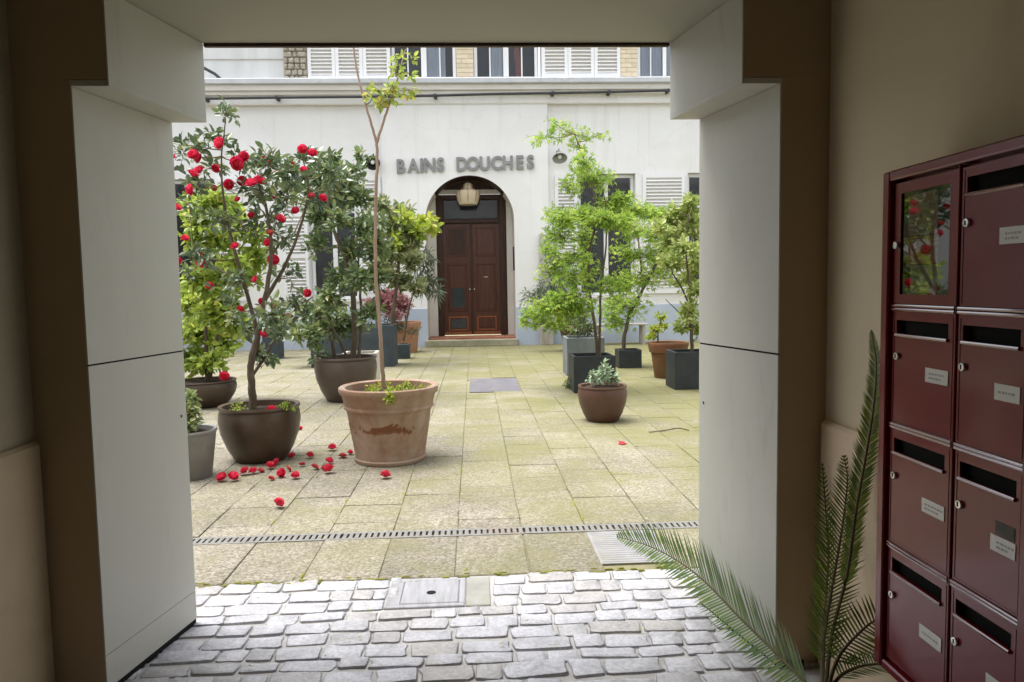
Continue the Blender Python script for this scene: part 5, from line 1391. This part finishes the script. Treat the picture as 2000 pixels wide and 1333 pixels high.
FS = [1.15, 1.2, 1.05, 1.0, .8, 1.1, .95, 1.1, .85, .75, 1.05, .95, 1.0, .8, .95, 1.0, 1.25, .8, 1.15, 1.1, .8, 1.15, 1.15, .7]
WORDS = ['leftmost of the fallen red flowers, nearest the grey zinc pot', 'fallen red flower touching the leftmost one near the zinc pot', 'fallen red flower left of the pile, below the camellia pot', 'second fallen flower of the short row below the camellia pot',
         'third fallen flower of the short row below the camellia pot', 'fallen red flower lying at the foot of the camellia pot', 'fallen red flower touching the right foot of the camellia pot', 'dark red fallen flower at the lower middle of the pile', 'crumpled fallen flower on top of the pile middle',
         'small pale fallen flower at the lower left of the pile', 'lowest fallen flower at the right of the pile', 'fallen red flower just right of the camellia pot foot', 'fallen red flower alone midway between the two big pots', 'small half-closed fallen flower in the middle of the gap', 'faded fallen flower midway between the pots, right of the small half-closed one',
         'upper one of three fallen flowers clustered near the terracotta pot', 'largest orange red flower of the three clustered near the terracotta pot', 'small left one of three fallen flowers clustered near the terracotta pot', 'fallen flower farthest back, left of the terracotta pot', 'dark fallen flower close to the left foot of terracotta pot', 'small fallen flower nearest the left foot of terracotta pot',
         'lone fallen flower in front of the terracotta pot', 'lone bright red fallen flower nearest the drain channel', 'small fallen flower at the right side of the camellia pot']
for k, ((x, y, z), s) in enumerate(zip(FF, FS)):
    sc = .034 * s
    old = k in (4, 8, 9, 13, 14, 17, 19)
    tilt = rf.choice((rf.uniform(30, 60), rf.uniform(-30, 30), rf.uniform(-15, 15)))
    zz = .034 * s * (.10 + .55 * abs(math.sin(R(tilt))))
    o = link('fallen_flower', (BLOOM_OLD if old else BLOOM)[k % 3], None, (x, y + .02, zz), (R(tilt), R(rf.uniform(-15, 15)), rf.uniform(0, 6.28)), (sc, sc, sc * 1.15))
    tag(o, WORDS[k], 'flower', 'fallen camellia flowers')
x, y, z = (1.2244, 6.1138, 0.0)
lf = MB()
put_leaf(lf, Vector((x - .04, y, .006)), Vector((1, .2, .1)), Vector((.1, -.3, 1)), .085, .06, .2)
put_leaf(lf, Vector((x - .01, y + .01, .008)), Vector((-.2, 1, .5)), Vector((.5, 0, 1)), .06, .04, .5)
tag(lf.build('fallen_petal', M['petal_old'], tone=True), 'single red petal on mossy slabs right of centre', 'petal')
# twig and scraps on the slabs
tw = MB(); pts = [(1.5601, 6.5717, 0.0), (1.729, 6.6437, 0.0), (1.8696, 6.7221, 0.0), (1.9346, 6.6148, 0.0)]
tw.tube(curve([(a, b, .007) for a, b, c in pts], 4), .0045, 5)
tag(tw.build('fallen_twig', M['bark']), 'thin dark twig lying on slabs beside right gate post', 'twig')
wd = MB(); x, y, z = (1.2025, 9.538, 0.0)
wt = grow(thing('weed_tuft', (x, y, 0), 'small green weed growing from joint left of the round pot', 'weed'), [], [(x, y, .07, .08, .07, 36)], M['leaf_dark'], M['bark'], .06, .3, 'oval', 31, 5, connect=False, tone_bias=.2, crown_name='leaves')
# ground litter specks
lt = MB(); rl = random.Random(5)
for k in range(90):
    y = 2.6 + rl.random() ** 1.3 * 7; x = rl.uniform(-.36 * y, .28 * y)
    put_leaf(lt, Vector((x, y, .012)), Vector((rl.uniform(-1, 1), rl.uniform(-1, 1), .05)), Vector((rl.uniform(-.3, .3), rl.uniform(-.3, .3), 1)), rl.uniform(.008, .022), rl.uniform(.005, .012), rl.random())
tag(lt.build('leaf_litter', M['leaf_olive'], tone=True), 'tiny dry leaf scraps scattered over the paving', 'litter', kind='stuff')

# ================================================================== DRAIN AND COVERS
dr = thing('drain_channel', (0, DR0, 0), 'narrow slotted drain channel running across the paving', 'drain')
q = MB(); q.box((-8.2, DR0 + .004, -.009), (7.2, DR1 - .004, -.0085)); q.build('channel', M['soil'], dr)


def grate_mesh(seed):
    mb = MB(); r = random.Random(seed)
    L_ = .497
    mb.box((-L_ / 2, -.058, -.008), (L_ / 2, -.034, .001)); mb.box((-L_ / 2, .034, -.008), (L_ / 2, .058, .001))
    n = 15
    for i in range(n):
        x = -L_ / 2 + L_ * (i + .5) / n
        mb.box((x - .011 + r.uniform(-.001, .001), -.034, -.006), (x + .010, .034, .0008))
    me = bpy.data.meshes.new('grate'); me.from_pydata([tuple(v) for v in mb.v], [], mb.f); me.materials.append(M['galv'])
    return me


gm = [grate_mesh(s) for s in range(3)]
for k in range(31):
    link('grate', gm[k % 3], dr, (-8.0 + .5 * k, (DR0 + DR1) / 2, rl.uniform(-.001, .001)))

gu = thing('gully_cover', (-.22, 3.2, 0), 'small steel gully cover with a lifting slot set in the cobbles', 'drain cover')
q = MB()
q.box((-.405, 3.065, -.014), (-.065, 3.092, .004), bevel=.003); q.box((-.405, 3.338, -.014), (-.065, 3.365, .004), bevel=.003)
q.box((-.405, 3.0925, -.014), (-.345, 3.3375, .003), bevel=.003); q.box((-.092, 3.0925, -.014), (-.065, 3.3375, .003), bevel=.003)
q.build('steel_rim', M['iron'], gu)
q = MB(); q.box((-.343, 3.094, -.014), (-.094, 3.336, .0065), bevel=.005); pl_ = q.build('steel_plate', M['iron'], gu)
q = MB(); q.lathe((-.215, 3.20, .0068), [(.021, 0), (.021, .0006)], 14); hs_ = q.build('lifting_slot', M['void'], pl_)
q = MB(); q.box((-.063, 3.065, -.014), (.045, 3.375, .001), bevel=.004); q.build('mortar_patch', M['concrete'], gu)

pa = thing('slotted_cover', (PLATE_A[0], PLATE_A[1], 0), 'ribbed grey cover plate beside the drain near the cycad', 'drain cover')
q = MB(); q.box((PLATE_A[0], PLATE_A[1], -.009), (PLATE_A[2], PLATE_A[3] - .003, .0005)); q.build('plate', M['ribbed'], pa)
q = MB()
yy = PLATE_A[1] + .02
while yy < PLATE_A[3] - .03:
    q.box((PLATE_A[0] + .015, yy, .0004), (PLATE_A[2] - .015, yy + .022, .0016)); yy += .03
tag(q.build('ribs', M['ribbed'], pa), kind='stuff')
q = MB(); q.box((PLATE_B[0] + .02, PLATE_B[1] + .03, -.009), (PLATE_B[2] - .02, PLATE_B[3] - .03, .003), bevel=.004)
tag(q.build('inspection_cover', M['slate_plate']), 'flat lilac grey inspection cover in the middle of the courtyard', 'drain cover')

# ================================================================== MAILBOXES
XM = 1.07
YA0, YA1 = 1.850, 1.598
YB0, YB1 = 1.590, 1.376
rows = [(1.285, 1.592), (.982, 1.272), (.668, .970), (.352, .656)]
mbk = thing('mailbox_bank', (XM, 1.62, .32), 'glossy burgundy bank of mailboxes fixed to the right passage wall', 'mailboxes')
q = MB()
q.box((XM + .02, YB1 - .022, .326), (RW - .001, YA0 + .030, 1.618))
q.build('carcass', M['burgundy'], mbk)
q = MB()
q.box((XM - .012, YA0 + .004, .322), (XM + .0195, YA0 + .036, 1.622), bevel=.004)
q.build('side_rail', M['burgundy'], mbk)
q = MB(); q.box((XM - .012, YB1 - .036, .322), (XM + .0195, YB1 - .004, 1.622), bevel=.004); q.build('side_rail', M['burgundy'], mbk)
q = MB(); q.box((XM - .014, YB1 - .003, 1.598), (XM + .0195, YA0 + .003, 1.6225), bevel=.004); q.build('top_rail', M['burgundy'], mbk)
q = MB(); q.box((XM - .010, YB1 - .003, .3215), (XM + .0195, YA0 + .003, .346), bevel=.004); q.build('bottom_rail', M['burgundy'], mbk)
q = MB(); q.box((XM - .004, YB0 + .001, .347), (XM + .0195, YA1 - .001, 1.597), bevel=.002); q.build('divider', M['burgundy'], mbk)
for (za, zb) in ((1.272, 1.285), (.970, .982), (.656, .668)):
    for y0, y1 in ((YA0, YA1), (YB0, YB1)):
        q = MB()
        for z in (za + .002, zb - .002): q.tube([(XM - .001, y0 - .002, z), (XM - .001, y1 + .002, z)], .0042, 8)
        q.build('row_rail', M['burgundy_edge'], mbk, smooth=True)


def mail_door(y0, y1, z0, z1, k, sticker=False, label=True):
    """y0 is the end nearer the courtyard"""
    w = y0 - y1
    g_ = .003
    ya, yb = y0 - g_, y1 + g_
    za, zb = z0 + g_, z1 - g_
    s0, s1 = ya - w * .07, yb + w * .09
    sz1 = zb - .022; sz0 = sz1 - .036
    q = MB()
    off = ((k * 53 + int(y0 * 100) * 3) % 5 - 2) * .0004
    xf, xb = XM + off, XM + .006 + off
    q.box((xf, yb, za), (xb, ya, sz0))
    q.box((xf, yb, sz1), (xb, ya, zb))
    q.box((xf, s0, sz0), (xb, ya, sz1)); q.box((xf, yb, sz0), (xb, s1, sz1))
    # pressed border
    e = .004
    for a, b in (((xf - .0012, yb + .004, za + .003), (xf - .0001, ya - .004, za + .006)), ((xf - .0012, ya - .008, za + .007), (xf - .0001, ya - .005, zb - .007)), ((xf - .0012, yb + .005, za + .007), (xf - .0001, yb + .008, zb - .007))):
        q.box(a, b)
    d = q.build('mailbox_door', M['burgundy'], mbk)
    q = MB(); q.box((xf + .016, s1 - .002, sz0 - .004), (xf + .0195, s0 + .002, sz1 + .004)); q.build('slot_opening', M['void'], d)
    q = MB(); q.tube([(xf - .002, s0, sz0 - .002), (xf - .002, s1, sz0 - .002)], .0045, 8); q.build('slot_lip', M['burgundy_edge'], d, smooth=True)
    ly, lz = ya - w * .10, za + (zb - za) * .60
    q = MB()
    vs = MB(); vs.lathe((0, 0, 0), [(.0105, 0), (.0105, .004), (.009, .0065), (.004, .007)], 18)
    rot = Matrix.Rotation(R(-90), 3, 'Y')
    q.add([rot @ Vector(v) + Vector((xf - .0002, ly, lz)) for v in vs.v], vs.f); lk = q.build('lock', M['steel'], d, smooth=True)
    q = MB(); q.box((xf - .0082, ly - .0015, lz - .005), (xf - .0074, ly + .0015, lz + .005)); q.build('keyhole', M['void'], d)
    if label:
        la, lb = yb + w * .41, yb + w * .07
        z_ = za + (zb - za) * (.475 if not sticker else .44) + ((k * 37 + int(y0 * 100)) % 7 - 3) * .0012
        q = MB(); q.box((xf - .0016, lb, z_ - .017), (xf - .0002, la, z_ + .017), bevel=.0005); pa_ = q.build('name_plate', M['paper'], d)
        rk = random.Random(int(y0 * 977 + z0 * 7919))
        ends = la - w * rk.uniform(.04, .12)
        for j, dz in enumerate((.004, -.006) if rk.random() < .6 else (.0,)):
            yy = ends
            q = MB()
            while yy > lb + w * (.05 + .06 * j):            # word-sized ticks of faded print
                ww = rk.uniform(.004, .011)
                q.box((xf - .0019, max(lb + .004, yy - ww), z_ + dz - .0022), (xf - .0017, yy, z_ + dz + .0022)); yy -= ww + .003
            tag(q.build('name_line', M['ink'], d), kind='stuff')
        if sticker:
            q = MB(); q.box((xf - .0012, lb + .004, z_ + .020), (xf - .0002, la - .014, z_ + .048)); q.build('grey_sticker', M['sticker'], d)
    return d


for k, (za, zb) in enumerate(rows):
    if k: mail_door(YA0, YA1, za, zb, k)
    mail_door(YB0, YB1, za, zb, k, sticker=(k == 2))
# glazed notice door
q = MB()
za, zb = rows[0]
t = .030
q.box((XM, YA1 + .003, za + .003), (XM + .008, YA1 + t, zb - .003)); q.box((XM, YA0 - t, za + .003), (XM + .008, YA0 - .003, zb - .003))
q.box((XM + .0002, YA1 + t, za + .003), (XM + .008, YA0 - t, za + .003 + t * .8)); q.box((XM + .0002, YA1 + t, zb - .003 - t * .9), (XM + .008, YA0 - t, zb - .003))
nd = q.build('notice_door', M['burgundy'], mbk)
q = MB(); q.face([(XM + .004, YA0 - t, za + t * .8), (XM + .004, YA0 - t, zb - t), (XM + .004, YA1 + t, zb - t), (XM + .004, YA1 + t, za + t * .8)][::-1]); q.build('glass_pane', mat_glass('notice_glass', (0.96, 0.97, 0.96), .12, 1.8), nd)
q = MB(); q.box((XM + .017, YA1 + t - .01, za + .01), (XM + .0195, YA0 - t + .01, zb - .01)); q.build('notice_backing', M['void'], nd)
q = MB()
vs = MB(); vs.lathe((0, 0, 0), [(.0105, 0), (.0105, .004), (.009, .0065), (.004, .007)], 18)
rot = Matrix.Rotation(R(-90), 3, 'Y')
q.add([rot @ Vector(v) + Vector((XM - .0002, YA0 - .016, za + .15)) for v in vs.v], vs.f); q.build('lock', M['steel'], nd, smooth=True)


def mat_print(name, cols, scale, seed):
    m, n, l, b = new_mat(name)
    geo = n.new('ShaderNodeNewGeometry')
    mp_ = n.new('ShaderNodeMapping'); mp_.inputs['Location'].default_value = (seed, seed * 2, seed * 3); mp_.inputs['Scale'].default_value = (1, 1, 1.6)
    l.new(geo.outputs['Position'], mp_.inputs['Vector'])
    a = noise(n, l, mp_.outputs[0], scale, 3, 0.6, 0.8)
    rp = ramp(n, [(.30 + .4 * i / (len(cols) - 1), c) for i, c in enumerate(cols)])
    rp.color_ramp.interpolation = 'CONSTANT'
    l.new(a.outputs['Fac'], rp.inputs[0]); l.new(rp.outputs[0], b.inputs['Base Color'])
    b.inputs['Roughness'].default_value = .4
    return m


mr1 = mat_print('red_flyer_print', [(.62, .14, .12), (.78, .66, .52), (.70, .34, .26), (.82, .75, .65), (.6, .2, .15)], 13, 1)
mr2 = mat_print('orange_flyer_print', [(.72, .46, .08), (.70, .20, .07), (.82, .60, .14), (.48, .13, .08)], 11, 2)
mr3 = mat_print('pale_flyer_print', [(.80, .78, .68), (.58, .64, .46), (.84, .82, .74), (.64, .56, .54)], 14, 3)
for name_, y0, y1, z0, z1, m_, lab, dx in (('flyer', 1.805, 1.690, 1.455, 1.555, mr1, 'red and cream printed flyer at the top of the notice case', .0), ('flyer', 1.810, 1.685, 1.385, 1.453, mr2, 'orange and yellow printed flyer in the middle of the notice case', .001), ('flyer', 1.795, 1.690, 1.315, 1.383, mr3, 'pale green printed flyer at the bottom of the notice case', .002)):
    q = MB(); q.box((XM + .010 + dx, y1, z0), (XM + .0106 + dx, y0, z1))
    tag(q.build(name_, m_), lab, 'flyer', 'flyers in the notice case')

# ================================================================== CYCAD
CB = (0.93, 1.90, .0)
cyc = thing('potted_cycad', CB, 'cycad with arching feathery fronds in corner below the mailboxes', 'potted plant')
q = MB(); q.lathe(CB, [(.085, 0), (.09, .01), (.115, .155), (.125, .16), (.125, .178), (.112, .18), (.108, .15)], 32); q.build('pot', M['terracotta2'], cyc, smooth=True)
q = MB(); q.lathe(CB, [(.107, .14), (.09, .15), (.05, .19), (.03, .215), (.01, .22)], 24); q.build('stem', M['bark'], cyc, smooth=True)


def frond(pts, n, llen, seed, side_n, width=.008, sweep=.55, skip=.12, both=(1, 1), lift=.2, tone=0.0, name='frond', curl=0.0):
    r = random.Random(seed)
    c = curve(pts, 10)
    mb = MB()
    m = len(c)
    fr_ = MB(); fr_.tube(c, [.006 - .0045 * i / (m - 1) for i in range(m)], 6)
    o = fr_.build(name, M['twig'], cyc, smooth=True)
    seglen = [0]
    for a, b in zip(c, c[1:]): seglen.append(seglen[-1] + (b - a).length)
    T = seglen[-1]
    nrm0 = Vector(side_n).normalized()
    for k in range(n):
        t = skip + (1 - skip) * (k + .5) / n
        s = t * T
        i = max(j for j in range(m) if seglen[j] <= s + 1e-9); i = min(i, m - 2)
        p = c[i].lerp(c[i + 1], (s - seglen[i]) / max(1e-6, seglen[i + 1] - seglen[i]))
        d = (c[i + 1] - c[i]).normalized()
        side_ = d.cross(nrm0).normalized()
        nn = side_.cross(d).normalized()
        env = math.sin(math.pi * min(1, (t - skip) / (1 - skip) * .82 + .18)) ** .6
        for sg, on in ((1, both[0]), (-1, both[1])):
            if not on: continue
            ll = llen * env * r.uniform(.9, 1.08) * on
            dd = (side_ * sg * (1 - sweep * .4) + d * sweep + nn * lift + rand_dir(r) * .05).normalized()
            tip = p + dd * ll + nn * curl * ll
            mid = p + dd * ll * .5
            e = dd.cross(nn).normalized() * width * .5 * r.uniform(.85, 1.1)
            tn = min(1, max(0, r.uniform(.1, .75) + tone))
            mb.face([p - e * .6, mid - e + nn * .001, tip, mid + e + nn * .001, p + e * .6], tn)
    mb.build('leaflets', M['leaf_palm'], o, tone=True)
    return o


tipc = (CB[0], CB[1], .20)
frond([tipc, (0.9472, 2.15, 0.1668), (0.924, 2.5, 0.1567), (0.8648, 2.85, 0.1875), (0.7609, 3.1, 0.206), (0.6321, 3.3, 0.1963)], 84, .20, 1, (-.9, -.4, .3), .0095, .55, .08, (1, .6), .30, .1)
frond([tipc, (0.9987, 2.05, 0.2874), (1.0722, 2.15, 0.4122), (1.137, 2.22, 0.5784), (1.1717, 2.26, 0.7135), (1.169, 2.28, 0.7914)], 54, .105, 2, (-.35, -.9, .1), .0065, .68, .16, (1, .95), .12, .2)
frond([tipc, (0.9994, 2.0, 0.3424), (1.083, 2.08, 0.4875), (1.1273, 2.12, 0.6586), (1.1528, 2.12, 0.8132), (1.1638, 2.1, 0.9701), (1.1482, 2.06, 1.1031), (1.1092, 2.02, 1.2092)], 96, .062, 3, (-.75, -.6, .1), .0065, .8, .30, (1, 1), .1, .35)
frond([tipc, (0.9946, 2.05, 0.2566), (1.0765, 2.2, 0.3418), (1.1431, 2.32, 0.4594), (1.1597, 2.38, 0.6036), (1.1569, 2.4, 0.738)], 40, .075, 4, (-.5, -.8, .1), .0065, .8, .26, (.6, 1), .12, .15)
frond([tipc, (0.9799, 1.93, 0.304), (1.042, 1.94, 0.3696), (1.1052, 1.95, 0.4063), (1.1978, 1.97, 0.4081)], 26, .085, 5, (-.6, -.7, .3), .0065, .25, .30, (1, 1), .1, .25)
frond([tipc, (0.9828, 1.92, 0.2624), (1.0765, 1.96, 0.2693), (1.1815, 2.0, 0.2435), (1.2657, 2.0, 0.2091)], 30, .07, 6, (-.2, -.3, .9), .0065, .5, .2, (1, 1), .1, -.1)
frond([tipc, (1.02, 1.70, .30), (1.02, 1.45, .34), (.98, 1.2, .26)], 40, .12, 7, (0, 0, 1), .007, .7, .15, (1, 1), .25)
frond([tipc, (.80, 1.72, .30), (.66, 1.5, .30), (.58, 1.3, .2)], 40, .12, 8, (0, 0, 1), .007, .7, .15, (1, 1), .25)
